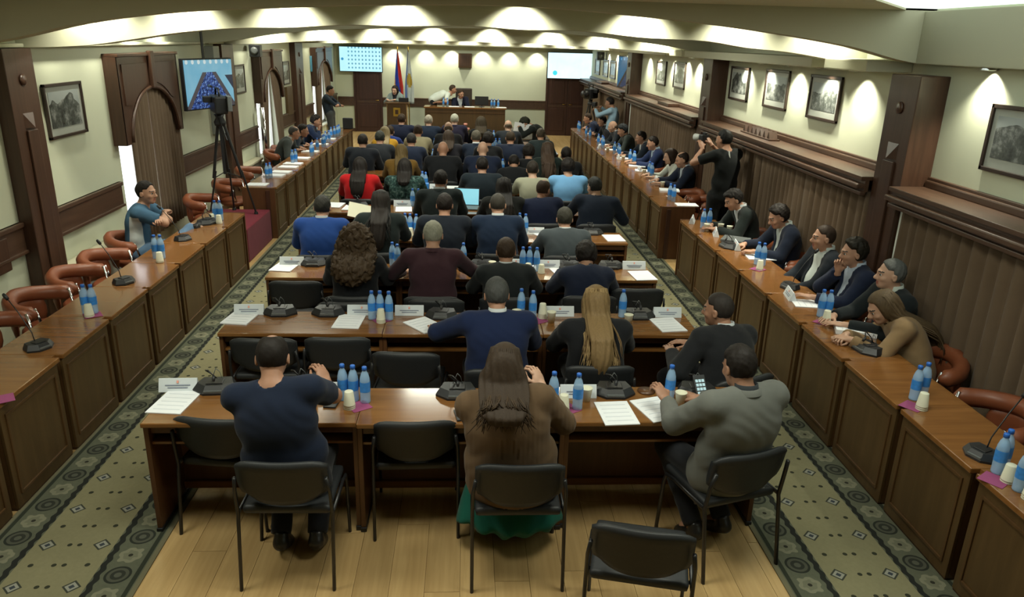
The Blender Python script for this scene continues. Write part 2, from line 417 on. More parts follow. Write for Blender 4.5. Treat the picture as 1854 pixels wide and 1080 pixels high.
def scale_arch(P_, zc, zs=2.70): 
    m_ = max(p[1] for p in P_); return [(x, zs+(z-2.70)*(zc-zs)/(m_-2.70)) for x, z in P_]
arch_beam(6.44, 6.62, LIP, 3.41, plain('beam_paint', (.55, .535, .40), .85, .03, 2, .2)); arch_beam(7.46, 7.72, FAS, 3.41, M_CEIL)
trim(MB().box((WL, 6.62, 3.262), (WR, 7.46, 3.30)), M_CEIL)
arch_beam(12.45, 12.6, scale_arch(LIP, 3.03), 3.41, M_CEIL); arch_beam(13.40, 13.65, scale_arch(FAS, 2.83, 2.69), 3.41, M_CEIL)
trim(MB().box((WL, 12.6, 3.132), (WR, 13.40, 3.17)), M_CEIL)
arch_beam(18.55, 18.7, scale_arch(LIP, 2.92), 3.41, M_CEIL); arch_beam(19.50, 19.75, scale_arch(FAS, 2.73, 2.68), 3.41, M_CEIL)
trim(MB().box((WL, 18.7, 3.002), (WR, 19.50, 3.04)), M_CEIL)
# side soffits carrying the wall washers; small cornice line
for a, b_ in ((6.63, 7.45), (7.73, 12.44), (12.61, 13.39), (13.66, 18.54), (18.71, 19.49), (19.76, YF)):
    trim(MB().box((WR-.42, a, ZS), (WR, b_, ZS+.10), .012), M_CEIL)
    trim(MB().box((WL, a, ZS), (WL+.08, b_, ZS+.035), .01), M_CEIL)
    if b_-a > 1: trim(MB().box((WL, a, 3.0), (WL+.40, b_, 3.06), .01), M_CEIL)
trim(MB().box((WL, YF-.5, 2.66), (WR-.43, YF, 2.75), .01), M_CEIL)
# downlights: a ring each, standing proud of its soffit
ring = MB().lathe([(.055, .012), (.062, -.002), (.045, -.006), (.040, .012)], 14, caps=False).mesh('ring', M_CHROME)
can = MB().lathe([(.040, .012), (.040, .010), (.0, .010)], 14, caps=False).mesh('lens', M_PAPER)
cnt = {}
for a in SPOTS:
    k = cnt[a[4]] = cnt.get(a[4], 0)+1
    t = thing('ceiling_downlight', 'round recessed downlight, %s along the %s' % (ORD[k-1]+(' from the left' if a[4].endswith(('beam', 'end wall')) else ' from the camera'), a[4]), 'downlight', a[0], 0, 'downlights along the '+a[4])
    link_mesh('ring', ring, t); link_mesh('lens', can, t)

# pilasters --------------------------------------------------------------------
def pilaster(side, y0, y1, z0=0, label=None):
    s = 1 if side == 'l' else -1; xw = WL if side == 'l' else WR; d = (.13 if s > 0 else .25)*s
    root = trim(MB().box((min(xw, xw+d), y0, z0), (max(xw, xw+d), y1, ZS-.005), .008), M_DARKW)
    yc = (y0+y1)/2; h = .085; x1 = xw+d; x2 = x1+.022*s
    a, b_ = min(x1, x2), max(x1, x2)
    MB().box((a, yc-h, .25), (b_, yc+h, 1.98), .006).build('raised_panel', M_DARKW, root)
    mb = MB(); mb.add([(x1, yc-h, 2.0), (x1, yc+h, 2.0), (x1, yc+h, 2.13), (x1, yc-h, 2.13), (x1+.045*s, yc, 2.0)],
                      [(0, 1, 4), (1, 2, 4), (2, 3, 4), (3, 0, 4)]); mb.build('pyramid_block', M_DARKW, root)
    mb = MB(); mb.lathe([(.0, .0), (.05, 0), (.05, .012), (.03, .022), (.0, .026)], 16, caps=False)
    mb.build('rosette', M_DARKW, root, True, (x1, yc, 2.42), (0, PI/2*s, 0))
for y0, y1 in ((7.00, 7.46), (13.05, 13.68), (18.50, 19.32)): pilaster('l', y0, y1)
for y0, y1 in ((6.06, 6.50), (11.46, 11.92), (17.28, 17.74)): pilaster('r', y0, y1)
# left wall rails, baseboards
def rail(segs, x, s, z0, z1):
    for a, b_ in segs:
        mb = MB(); X = sorted((x, x+.035*s)); mb.box((X[0], a, z0), (X[1], b_, z1), .006)
        X = sorted((x, x+.055*s)); mb.box((X[0], a, z1-.045), (X[1], b_, z1), .008); mb.box((X[0], a, z0), (X[1], b_, z0+.03), .006)
        trim(mb, M_RAILW)
rail([(4.0, 6.99), (7.47, 9.08), (10.98, 13.04), (13.69, 15.20), (17.12, 18.49), (19.33, 20.80), (23.30, 24.55)], WL, 1, .88, 1.17)
mb = MB()
for a, b_ in ((YB, 6.99), (7.47, 13.04), (13.69, 18.49), (19.33, YF)): mb.box((WL, a, 0), (WL+.02, b_, .1))
tag(mb.build('baseboard_left', M_RAILW), kind='structure')
tag(MB().box((WR-.02, YB, 0), (WR, YF, .1)).build('baseboard_right', M_RAILW), kind='structure')
tag(MB().box((WL+.06, YF-.02, 0), (WR-.03, YF, .1)).build('baseboard_far', M_RAILW), kind='structure')
# far wall rail
for a, b_ in ((WL+.06, -3.55), (-2.68, 2.47)):
    trim(MB().box((a, YF-.04, .80), (b_, YF, 1.06), .006).box((a, YF-.06, 1.03), (b_, YF, 1.07), .006), M_RAILW)
# right wall ledge: a boxed shelf along the wall with mouldings; curtain hangs in front
for k, (a, b_) in enumerate(((YB, 6.05), (6.51, 11.45), (11.93, 17.27), (17.75, 24.5))):
    mb = MB(); mb.box((3.52, a, 1.765), (WR, b_, 1.80), .004); mb.box((3.56, a, 1.66), (3.60, b_, 1.77), .004)
    mb.box((3.49, a, 1.69), (3.57, b_, 1.735), .012); mb.box((3.53, a, 1.63), (3.58, b_, 1.665), .008)
    mb.box((WR-.05, a, 1.80), (WR, b_, 1.86), .012); mb.box((WR-.03, a, 1.86), (WR, b_, 1.885), .006)
    trim(mb, M_RAILW)

# pleated curtains along the right wall
def pleats(name, y0, y1, x, z0, z1, per, amp, parent=None, seed=0, taper=None, mat=None, sgn=1):
    rr = random.Random(seed); n = int((y1-y0)/per*10); pts = []; ph = 0
    ys = [y0+(y1-y0)*i/n for i in range(n+1)]; offs = []; p = per; a = amp
    for i in range(n+1):
        ph += 2*PI*(y1-y0)/n/p
        if i % 10 == 0: p = per*rr.uniform(.75, 1.35); a = amp*rr.uniform(.6, 1.25)
        offs.append(sgn*a*(1-2*abs(math.sin(ph/2))))
    V, Fs = [], []; zs = [z0+(z1-z0)*j/6 for j in range(7)]
    for dx in (0, .012):
        for j, z in enumerate(zs):
            for i, yy in enumerate(ys):
                f = 1-.35*(z-z0)/(z1-z0)
                yt = yy if taper is None else taper(yy, z)
                V.append((x+dx+offs[i]*f, yt, z))
    m_ = n+1; L = m_*7
    for s in (0, 1):
        for j in range(6):
            for i in range(n):
                q = (s*L+j*m_+i, s*L+j*m_+i+1, s*L+(j+1)*m_+i+1, s*L+(j+1)*m_+i); Fs.append(q if s else q[::-1])
    for i in range(n): Fs.append((i, i+1, L+i+1, L+i)); Fs.append((6*m_+i, L+6*m_+i, L+6*m_+i+1, 6*m_+i+1))
    for j in range(6): Fs.append((j*m_, L+j*m_, L+(j+1)*m_, (j+1)*m_)); Fs.append((j*m_+n, (j+1)*m_+n, L+(j+1)*m_+n, L+j*m_+n))
    return pydata(name, V, Fs, mat or M_CURT, parent, True)
cset = [(3.0, 5.98, 'nearest brown pleated curtain below the ledge at the right edge'),
        (6.55, 9.2, 'brown pleated curtain below the ledge, just beyond the nearest right pilaster'),
        (9.24, 11.42, 'brown pleated curtain below the ledge behind the standing photographer in black'),
        (11.95, 14.6, 'brown pleated curtain below the ledge, just beyond the second right pilaster'),
        (14.64, 17.1, 'brown pleated curtain below the ledge beside the far white pipe'),
        (17.8, 21.0, 'brown pleated curtain behind the photographer in the light blue shirt'),
        (21.04, 24.4, 'farthest brown pleated curtain on the right wall by the end door')]
for k, (a, b_, lb) in enumerate(cset):
    o = pleats('pleated_curtain', a, b_, 3.665, .10, 1.655, .135, .042, None, k)
    tag(o, lb, 'curtain', 'curtains under the right wall ledge')
for y, z0, z1, lb in ((6.02, .10, 1.62, 'white vertical pipe beside the nearest right pilaster'), (17.2, .10, 1.62, 'white vertical pipe beside the far right pilaster')):
    o = MB().tube([(3.68, y, z0), (3.68, y, z1)], .03, 10).build('wall_pipe', plain('white_pipe_paint', (.62, .66, .60), .5, .03, 10), None, True); tag(o, lb, 'pipe')
# wooden toothed rack on the ledge
t = thing('wooden_rack', 'small wooden rack with a row of pointed teeth on the right ledge', 'rack', (3.70, 9.5, 1.80))
MB().box((-.07, -.5, 0), (.07, .5, .02), .004).build('rack_base', M_RAILW, t)
tooth = MB().prism([(-.045, 0), (.045, 0), (.0, .085)], -.05, .05, 'x').mesh('tooth', M_DARKW)
for k in range(7): link_mesh('tooth', tooth, t, (0, -.42+.14*k, .02))
for k, (y, lb) in enumerate(((14.2, 'dark box fitting on the right ledge near the pilaster'), (21.4, 'dark box fitting on the far part of the right ledge'))):
    o = MB().box((3.62, y-.4, 1.80), (3.84, y+.4, 1.86), .01).build('ledge_box', M_DARKW); tag(o, lb, 'box')

# windows, pelmets and curtains on the left ------------------------------------
wcfg = ['nearest left window', 'middle left window', 'farthest left window']
for k, (a, b_) in enumerate(WIN):
    wn = 'window_%d' % (k+1); fr = MB(); xo = WL-.16
    for (ya_, yb_, za, zb) in ((a, a+.06, .45, 2.45), (b_-.06, b_, .45, 2.45), (a, b_, .45, .52), (a, b_, 2.38, 2.45), ((a+b_)/2-.03, (a+b_)/2+.03, .5, 2.4)):
        fr.box((xo-.03, ya_, za), (xo+.03, yb_, zb))
    f = fr.build(wn, plain('white_window_frame', (.6, .6, .56), .5, .03, 10)); tag(f, kind='structure')
    for q in (0, 1):
        m0 = a+.06 if q == 0 else (a+b_)/2+.03; m1 = (a+b_)/2-.03 if q == 0 else b_-.06
        MB().box((xo-.004, m0, .52), (xo+.004, m1, 2.38)).build('pane', M_PANE, f)
    MB().box((WL-.13, a, .40), (WL+.04, b_, .449), .008).build('window_sill', M_CREAMT, f)
    # pelmet with an arch cut out of its face
    D = .15; x1 = WL+D; yc = (a+b_)/2; zt_, zl = 2.57, 1.58
    if k: zt_ = 2.52
    t = thing('arched_pelmet', 'dark wooden arched curtain pelmet over the '+wcfg[k], 'pelmet', (WL, yc, 0), 0, 'arched pelmets on the left wall')
    hw = (b_-a)/2+.115
    MB().box((0, -hw, zl), (D, -hw+.03, zt_), .004).build('side_panel', M_DARKW, t)
    MB().box((0, hw-.03, zl), (D, hw, zt_), .004).build('side_panel', M_DARKW, t)
    MB().box((0, -hw, zt_), (D+.03, hw, zt_+.035), .008).build('top_board', M_DARKW, t)
    mb = MB(); n = 24; ra = hw-.17; za0 = zl+.02; zr = 2.20-za0
    for i in range(n):
        t0, t1 = -hw+2*hw*i/n, -hw+2*hw*(i+1)/n
        def zlow(q):
            return za0+zr*math.sqrt(max(0, 1-(q/ra)**2)) if abs(q) < ra else zl
        z0_, z1_ = zlow(t0), zlow(t1)
        mb.add([(D-.03, t0, z0_), (D-.03, t1, z1_), (D-.03, t1, zt_), (D-.03, t0, zt_), (D, t0, z0_), (D, t1, z1_), (D, t1, zt_), (D, t0, zt_)],
               [(0, 1, 2, 3), (5, 4, 7, 6), (1, 0, 4, 5), (3, 2, 6, 7)])
    mb.build('arch_panel', M_DARKW, t)
    path = [(D+.006, ra*math.cos(PI-PI*i/20), za0+zr*math.sin(PI*i/20)) for i in range(21)]
    MB().tube(path, .022, 6).build('arch_moulding', M_DARKW, t, True)
    for s in (-1, 1):
        q = []; q0, q1 = .12, hw-.10
        for i in range(9):
            yy = q0+(q1-q0)*i/8; q.append((s*yy, max(zlow(yy)+.06, zl+.45)))
        q += [(s*q1, zt_-.08), (s*q0, zt_-.08)]
        if s < 0: q = q[::-1]
        MB().prism(q, D, D+.014, 'x').build('raised_panel', M_DARKW, t)
    MB().box((D, -.06, 2.19), (D+.05, .06, zt_+.06), .012).build('keystone_block', M_DARKW, t)
    # curtains, parted at the middle and drawn back lower down
    gap = (.02, .56, .60)[k]; zb = (.36, .25, .3)[k]
    w0 = [(9.42, yc, 'left'), (yc, b_+.12, 'right')] if k == 0 else [(a+.0, yc, 'left'), (yc, b_+.02, 'right')]
    for (p, q, nm) in w0:
        def tp(yy, z, p=p, q=q, nm=nm, gap=gap, zb=zb):
            f = (2.35-z)/(2.35-zb); f = max(0, min(1, f)); g = gap*(f**.8)
            if nm == 'left': return p+(yy-p)*(1-(g+.015)/(q-p))
            return q-(q-yy)*(1-(g+.015)/(q-p))
        o = pleats('window_curtain', p, q, WL+.075, zb, 2.40, .11, .022, None, 20+k*2+(nm == 'right'), tp, None, -1)
        tag(o, 'brown gathered curtain on the %s half of the %s' % (nm, wcfg[k]), 'curtain', 'curtains of the left wall windows')
# radiator covers and ledge
for (a, b_, lb) in ((7.5, 8.98, 'grey radiator cover below the wall rail, nearest on the left wall'), (13.72, 14.9, 'grey radiator cover below the rail beside the middle window')):
    t = thing('radiator_cover', lb, 'radiator', (WL+.002, (a+b_)/2, 0), 0, 'radiator covers on the left wall'); h = (b_-a)/2
    MB().box((0, -h, .03), (.13, h, .56), .006).build('front_panel', M_GREYP, t)
    MB().box((0, -h-.0, .56), (.17, h, .60), .008).build('top_ledge', M_CREAMT, t)
o = MB().tube([(WL+.16, 15.12, .3), (WL+.16, 15.12, 1.52)], .045, 12).build('steel_column', M_CHROME, None, True); tag(o, 'slim brushed steel column standing by the middle window', 'pipe')
o = MB().box((WL+.0, 17.75, 1.12), (WL+.06, 18.3, 1.74), .01).build('wall_box', M_BPAN2); tag(o, 'brown wooden wall box below the picture by the middle window', 'wall box')

# doors in the far wall
def door(n, x0, x1, z1, leaves):
    f = MB(); f.box((x0-.06, YF-.06, 0), (x0, YF, z1+.06)); f.box((x1, YF-.06, 0), (x1+.06, YF, z1+.06)); f.box((x0, YF-.06, z1), (x1, YF, z1+.06))
    d = f.build('door_%d' % n, M_DOORW); tag(d, kind='structure'); wd = (x1-x0)/leaves
    for i in range(leaves):
        a = x0+i*wd; lf = MB().box((a+.004, YF-.045, .005), (a+wd-.004, YF-.005, z1-.005), .004).build('door_leaf', M_DOORW, d)
        for za, zb in ((.15, .85), (1.0, z1-.15)):
            MB().box((a+.10, YF-.060, za), (a+wd-.10, YF-.045, zb), .008).build('raised_panel', M_DOORW, lf)
        MB().box((a+.03, YF-.052, .90), (a+wd-.03, YF-.045, .95), .003).build('cross_rail', M_RAILW, lf)
        hx = a+.06 if i else a+wd-.06
        MB().tube([(hx, YF-.045, .98), (hx, YF-.09, .98), (hx+(.09 if i else -.09), YF-.09, .98)], .010, 6).build('door_handle', M_GOLD, lf, True)
door(1, -3.50, -2.74, 2.05, 1); door(2, 2.53, 3.80, 2.05, 2)
# low dais at the far end
dz = .22
o = MB().box((-2.6, 21.7, 0), (2.35, YF-.03, dz), .01).build('dais', plain('dais_carpet_grey', (.085, .075, .06), .9, .1, 30)); tag(o, 'low grey-brown platform under the head table', 'platform')

# screens ----------------------------------------------------------------------
def scr_mat(name, fn, strength=1.5):
    mt, nt, b = newmat(name, .25, .5); tc = nt.nodes.new('ShaderNodeTexCoord'); X, Y, Z = sepxyz(nt, tc.outputs['Object'])
    c = fn(nt, X, Z, tc.outputs['Object'])
    b.inputs['Base Color'].default_value = (.01, .01, .01, 1)
    nt.links.new(c, b.inputs['Emission Color']); b.inputs['Emission Strength'].default_value = strength
    return mt
def dots(nt, X, Z, v):      # a table of small grey marks on pale blue
    gx = (X+.42).mod(.105)-.0525; gz = (Z+.31).mod(.118)-.059
    d = (gx*gx+gz*gz*.7).sqrt(); inb = (X+.43).gt(0)*(X-.60).lt(0)*((Z+.30).gt(0))
    c = mix(nt, noise(nt, v, 3), (.42, .86, .95), (.62, .97, 1.0)); c = mix(nt, d.lt(.024)*inb, c, (.12, .36, .50))
    return mix(nt, (((X+.56)*(X+.56)+(Z-.0)*(Z-.0)).sqrt()).lt(.04), c, (.05, .3, .55))
def slide(nt, X, Z, v):
    c = mix(nt, noise(nt, v, 2), (.55, .92, 1.0), (.85, 1.0, 1.0))
    return mix(nt, (((X+.46)*(X+.46)+(Z+.22)*(Z+.22)).sqrt()).lt(.07), c, (.05, .62, .72))
def roomview(dark):
    def fn(nt, X, Z, v):   # the camera picture of the same hall: pale walls, two brown bench lines, dark crowd
        n = noise(nt, v, 14, 4, .7); n2 = noise(nt, v, 3, 2)
        wall = mix(nt, n2, (.10, .48, .75), (.45, .80, .92)) if not dark else mix(nt, n2, (.01, .06, .14), (.03, .16, .30))
        c = wall
        crowd = ramp(nt, noise(nt, v, 26, 4, .75), [(.42, (.004, .01, .05)), (.55, (.05, .14, .55)), (.64, (.45, .70, .95))]) if not dark else mix(nt, n, (.002, .004, .008), (.05, .07, .16))
        top = .16; dz_ = (Z*-1+top)
        half = dz_*.85+.06
        inn = X.abs()-half
        c = mix(nt, (dz_.gt(0))*(inn.lt(.09)), c, (.10, .09, .10) if not dark else (.03, .022, .018))
        c = mix(nt, (dz_.gt(0))*(inn.lt(.0)), c, crowd)
        c = mix(nt, (X-.30-dz_*.9).gt(0)*dz_.gt(.05), c, (.05, .06, .09) if not dark else (.02, .018, .016))
        gl = (X+.02).mod(.13)-.065; g = (gl*gl+(Z-.30)*(Z-.30)).sqrt()
        return mix(nt, g.lt(.030), c, (.85, 1., 1.) if not dark else (.08, .30, .55))
    return fn
def screen(label, c, w_, h, yaw, mat, tilt=0, name='wall_screen'):
    t = thing(name, label, 'screen', c, yaw)
    t.rotation_euler = (tilt, 0, yaw)
    MB().box((-w_/2-.02, .005, -h/2-.02), (w_/2+.02, .06, h/2+.02), .006).build('screen_bezel', M_BLACKP, t)
    MB().box((-w_/2, -.004, -h/2), (w_/2, .006, h/2)).build('screen_panel', mat, t)
    MB().box((-.12, .06, -.12), (.12, .16, .12), .01).build('wall_bracket', M_BLACKM, t)
    return t
a = by(614, 84, YF-.16); b_ = by(692, 130, YF-.16)
screen('pale blue wall screen showing a grid of marks above the left far door', ((a[0]+b_[0])/2, YF-.18, (a[2]+b_[2])/2), b_[0]-a[0], a[2]-b_[2], 0, scr_mat('vote_table_screen', dots, 1.05))
a = by(992, 95, YF-.16); b_ = by(1071, 143, YF-.16)
screen('pale blue slide screen hung above the right far door', ((a[0]+b_[0])/2, YF-.18, (a[2]+b_[2])/2), b_[0]-a[0]-.03, a[2]-b_[2], 0, scr_mat('slide_screen', slide, 1.3))
def turned(label, tl, br, y0, y1, mat, zpad=0):
    a = by(tl[0], tl[1], y0); b_ = by(br[0], br[1], y1); cz = (a[2]+b_[2])/2
    dx, dy = b_[0]-a[0], b_[1]-a[1]; L = math.hypot(dx, dy)
    screen(label, ((a[0]+b_[0])/2, (a[1]+b_[1])/2, cz), L, abs(a[2]-b_[2])-.03, math.atan2(dy, dx), mat)
turned('large wall screen on the left wall showing a live view of the hall', (331, 107), (425, 191), 10.9, 11.9, scr_mat('live_view_screen', roomview(False), .62))
turned('dark wall screen high on the right wall showing a dim live view', (1121, 101), (1168, 163), 19.3, 18.2, scr_mat('dim_view_screen', roomview(True), .9))
MB_hang = MB().tube([(-3.75, 11.4, 2.4), (-3.75, 11.4, 3.0)], .02, 8).build('screen_hanger', M_BLACKM); tag(MB_hang, 'black pole holding the left wall screen from the ceiling', 'pole')

# speakers, sensors, small fittings
t = thing('wall_speaker', 'brown square wall speaker centred high on the far wall', 'speaker', (-.09, YF-.13, 2.235))
MB().box((-.21, 0, -.215), (.21, .13, .215), .012).build('speaker_box', M_BPAN, t); MB().box((-.17, -.008, -.17), (.17, .0, .17), .003).build('speaker_grille', M_DARKW, t)
for (x, y, z, lb) in ((WL+.17, 14.95, 2.56, 'small black wall speaker high beside the middle window'), (3.70, 21.9, 2.52, 'small black wall speaker high near the far right corner')):
    t = thing('wall_speaker', lb, 'speaker', (x, y, z)); MB().box((-.10, -.09, -.11), (.10, .09, .11), .015).build('speaker_box', M_BLACKP, t)
    MB().lathe([(.0, 0), (.06, 0), (.07, .012), (.03, .004), (.0, .01)], 14, caps=False).build('speaker_cone', M_BUTTON, t, True, (0, -.09, 0), (PI/2, 0, 0))
o = MB().box((WR-.03, 12.0, 2.22), (WR, 12.1, 2.32), .01).build('thermostat', M_PAPER); tag(o, 'small white thermostat on the right wall beside the second pilaster', 'thermostat')
o = MB().box((WL, 12.6, 1.3), (WL+.14, 12.9, 2.66), .01).build('cable_box', M_GREYP); tag(o, 'tall grey cable duct on the left wall behind the camera tripod', 'duct')

# framed pictures -----------------------------------------------------------------
def pic_mat(name, seed, tint=(.42, .44, .42)):
    mt, nt, b = newmat(name, .22, .5); tc = nt.nodes.new('ShaderNodeTexCoord')
    mp = nt.nodes.new('ShaderNodeMapping'); mp.inputs['Location'].default_value = (seed*3.1, seed*1.7, seed); nt.links.new(tc.outputs['Object'], mp.inputs[0])
    X, Y, Z = sepxyz(nt, tc.outputs['Object']); n = E(nt, noise(nt, mp.outputs[0], 7, 6, .7)); n2 = E(nt, noise(nt, mp.outputs[0], 3, 2))
    sky = (Z+(n2*-.35)+.10).gt(0)                       # skyline
    town = ramp(nt, n, [(.30, (.015, .018, .016)), (.5, (.09, .10, .09)), (.72, tint)])
    skyc = mix(nt, n2, (.22, .25, .24), (.42, .46, .45))
    nt.links.new(mix(nt, sky, town, skyc), b.inputs['Base Color']); return mt
def picture(label, side, y, z, w_, h, seed):
    s = 1 if side == 'l' else -1; x = (WL if s > 0 else WR)+.004*s
    t = thing('framed_picture', label, 'picture', (x, y, z), -PI/2 if s < 0 else PI/2, 'framed photographs on the walls')
    f = .03
    mb = MB()
    for lo, hi in (((-w_/2, -.028, -h/2), (-w_/2+f, 0, h/2)), ((w_/2-f, -.028, -h/2), (w_/2, 0, h/2)), ((-w_/2, -.028, h/2-f), (w_/2, 0, h/2)), ((-w_/2, -.028, -h/2), (w_/2, 0, -h/2+f))): mb.box(lo, hi, .004)
    mb.build('picture_frame', plain('dark_picture_frame', (.035, .022, .016), .3, .1, 20), t)
    MB().box((-w_/2+f, -.012, -h/2+f), (w_/2-f, -.004, h/2-f)).build('picture_mat', plain('grey_picture_mat', (.36, .38, .34), .5, .04, 12), t)
    g = .05; MB().box((-w_/2+f+g, -.0145, -h/2+f+g+.02), (w_/2-f-g, -.011, h/2-f-g)).build('photograph', pic_mat('old_town_photograph_%d' % seed, seed), t)
picture('framed aerial town photograph, only picture left of the nearest pelmet', 'l', 8.12, 2.08, .76, .53, 1)
picture('framed photograph partly behind the left wall screen', 'l', 14.32, 2.08, .62, .5, 2)
picture('framed photograph beside the middle window pelmet', 'l', 17.95, 2.04, .62, .5, 3)
o = MB().box((WL, 20.75, 1.95), (WL+.05, 21.2, 2.35), .02).build('wall_clock', plain('blue_round_emblem', (.10, .33, .50), .4, .2, 30)); tag(o, 'pale blue round emblem plaque on the far left wall', 'plaque')
picture('framed old photograph at the right edge, nearest on the right wall', 'r', 5.08, 2.285, .76, .48, 4)
picture('framed photograph third from the near right pilaster, largest of the group of three', 'r', 8.2, 2.365, .74, .47, 5)
picture('middle framed photograph of the three between the right pilasters', 'r', 9.54, 2.375, .74, .47, 6)
picture('framed photograph of the three nearest the white thermostat', 'r', 10.9, 2.37, .74, .46, 7)
picture('framed photograph just beyond the second right pilaster', 'r', 14.08, 2.345, .76, .46, 8)
picture('framed photograph between the dark wall screen and its neighbour', 'r', 15.45, 2.33, .76, .46, 9)
for k, y in enumerate((20.7, 21.8, 23.2)): picture(('framed glossy photograph just behind the dark wall screen', 'middle glossy photograph of the three in the far right corner', 'farthest glossy photograph on the right wall by the end door')[k], 'r', y, 2.2, .8, .46, 10+k)
o = MB().box((WL, 6.0, .80), (WL+.05, 6.70, 1.10), .01).build('noticeboard', M_DARKW); tag(o, 'dark wooden board on the left wall at the left edge', 'board')
# ================================================================== FURNITURE
ROW = lambda n: 3.941+(n-1)*1.382
J0, DW, DD = -1.852, 1.221, .475
NROW = 10
SAG = {1: -.035, 2: -.01}
rowname = ['front', 'second', 'third', 'fourth', 'fifth', 'sixth', 'seventh', 'eighth', 'ninth', 'tenth']
dp = {}
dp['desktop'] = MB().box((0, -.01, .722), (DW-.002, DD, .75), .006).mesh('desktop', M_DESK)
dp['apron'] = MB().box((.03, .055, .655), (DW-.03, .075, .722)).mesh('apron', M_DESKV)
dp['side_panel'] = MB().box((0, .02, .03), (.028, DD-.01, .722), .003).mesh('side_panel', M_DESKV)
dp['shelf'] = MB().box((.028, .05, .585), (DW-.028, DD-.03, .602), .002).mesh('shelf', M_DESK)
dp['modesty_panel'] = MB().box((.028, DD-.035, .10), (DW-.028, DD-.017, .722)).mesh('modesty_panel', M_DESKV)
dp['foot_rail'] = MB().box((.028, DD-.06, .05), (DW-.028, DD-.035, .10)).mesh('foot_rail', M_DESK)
dp['foot'] = MB().box((-.004, .012, 0), (.032, DD-.002, .03), .004).mesh('foot', M_BLACKP)
for n in range(1, NROW+1):
    for k in range(3):
        sag = SAG.get(n, 0)*(1 if k == 1 else .5); x = J0+DW*k; rz = 0
        t = thing('conference_desk', '%s desk of the %s row of glossy brown desks%s' % (('left', 'middle', 'right')[k], rowname[n-1], ' nearest the camera' if n == 1 else ' counted from the camera'),
                  'desk', (x, ROW(n)+sag, 0), rz, 'brown desks of the %s row' % rowname[n-1])
        for p in ('desktop', 'apron', 'shelf', 'modesty_panel', 'foot_rail'):
            link_mesh(p, dp[p], t)
        for xx in (0, DW-.03):
            s = link_mesh('side_panel', dp['side_panel'], t, (xx, 0, 0)); link_mesh('foot', dp['foot'], s)

# side benches -------------------------------------------------------------------
bp_ = {}
def bench_meshes(L):
    if L in bp_: return bp_[L]
    d = {}; g = .035 if L > .72 else .052     # local frame: front faces -y, length along x
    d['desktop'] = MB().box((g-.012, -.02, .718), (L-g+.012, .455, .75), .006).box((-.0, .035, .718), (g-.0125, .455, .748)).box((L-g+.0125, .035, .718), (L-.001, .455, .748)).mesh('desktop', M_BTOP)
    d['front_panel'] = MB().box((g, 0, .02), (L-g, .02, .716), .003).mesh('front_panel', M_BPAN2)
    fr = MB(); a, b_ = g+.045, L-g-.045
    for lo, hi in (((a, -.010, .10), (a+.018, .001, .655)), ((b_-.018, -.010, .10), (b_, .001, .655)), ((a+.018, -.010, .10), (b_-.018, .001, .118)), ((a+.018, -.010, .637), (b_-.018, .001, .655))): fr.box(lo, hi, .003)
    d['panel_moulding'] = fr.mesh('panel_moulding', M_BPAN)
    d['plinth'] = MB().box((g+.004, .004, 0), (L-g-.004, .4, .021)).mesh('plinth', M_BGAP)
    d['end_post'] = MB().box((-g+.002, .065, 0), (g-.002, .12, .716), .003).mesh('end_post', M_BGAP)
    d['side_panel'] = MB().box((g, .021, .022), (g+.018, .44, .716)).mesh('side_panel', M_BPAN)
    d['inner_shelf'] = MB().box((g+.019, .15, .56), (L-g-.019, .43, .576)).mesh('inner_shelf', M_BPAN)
    bp_[L] = d; return d
def bench(side, x, y0, L, n, near, reverse=False, closed=()):
    """n units along y starting at y0; front faces the aisle."""
    d = bench_meshes(L); rz = PI/2 if side == 'right' else -PI/2
    for k in range(n):
        yy = y0+L*k
        # right bench: local +x -> +y ; local -y (front) -> ... rotate so that the front looks to the aisle
        if side == 'left': loc = (x, yy, 0); rz = PI/2
        else: loc = (x, yy+L, 0); rz = -PI/2
        lb = '%s side bench desk with panelled front, %s from the camera in the %s %s run' % ('left' if side == 'left' else 'right', ORD[k], near, side)
        t = thing('bench_desk', lb, 'desk', loc, rz, 'panelled bench desks of the %s %s run' % (near, side))
        for p in ('desktop', 'front_panel', 'panel_moulding', 'plinth', 'inner_shelf'): link_mesh(p, d[p], t)
        link_mesh('side_panel', d['side_panel'], t); link_mesh('side_panel', d['side_panel'], t, (L-.088, 0, 0))
        link_mesh('end_post', d['end_post'], t, (0 if side == 'left' else L, 0, 0))
bench('left', -2.78, 1.155, .745, 11, 'near'); XL = -2.78
bench('right', 2.745, 2.622, .742, 9, 'near')
bench('left', -2.80, 11.02, .70, 11, 'far')
bench('right', 2.70, 10.12, .692, 14, 'far')
# solid end panels of the runs
for (x0, x1, y, lb) in ((-3.26, -2.79, 11.0, 'wooden end panel closing the far left bench run'), (2.69, 3.16, 10.1, 'wooden end panel closing the far right bench run'), (-3.26, -2.79, 18.74, 'wooden end panel at the far end of the left benches'), (2.69, 3.16, 19.82, 'wooden end panel at the far end of the right benches'), (2.74, 3.2, 9.314, 'wooden end panel closing the near right bench run'), (-3.24, -2.77, 9.364, 'wooden end panel closing the near left bench run')):
    o = MB().box((x0, y-.012, 0), (x1, y+.012, .752), .003).build('end_panel', M_DESKV); tag(o, lb, 'panel')

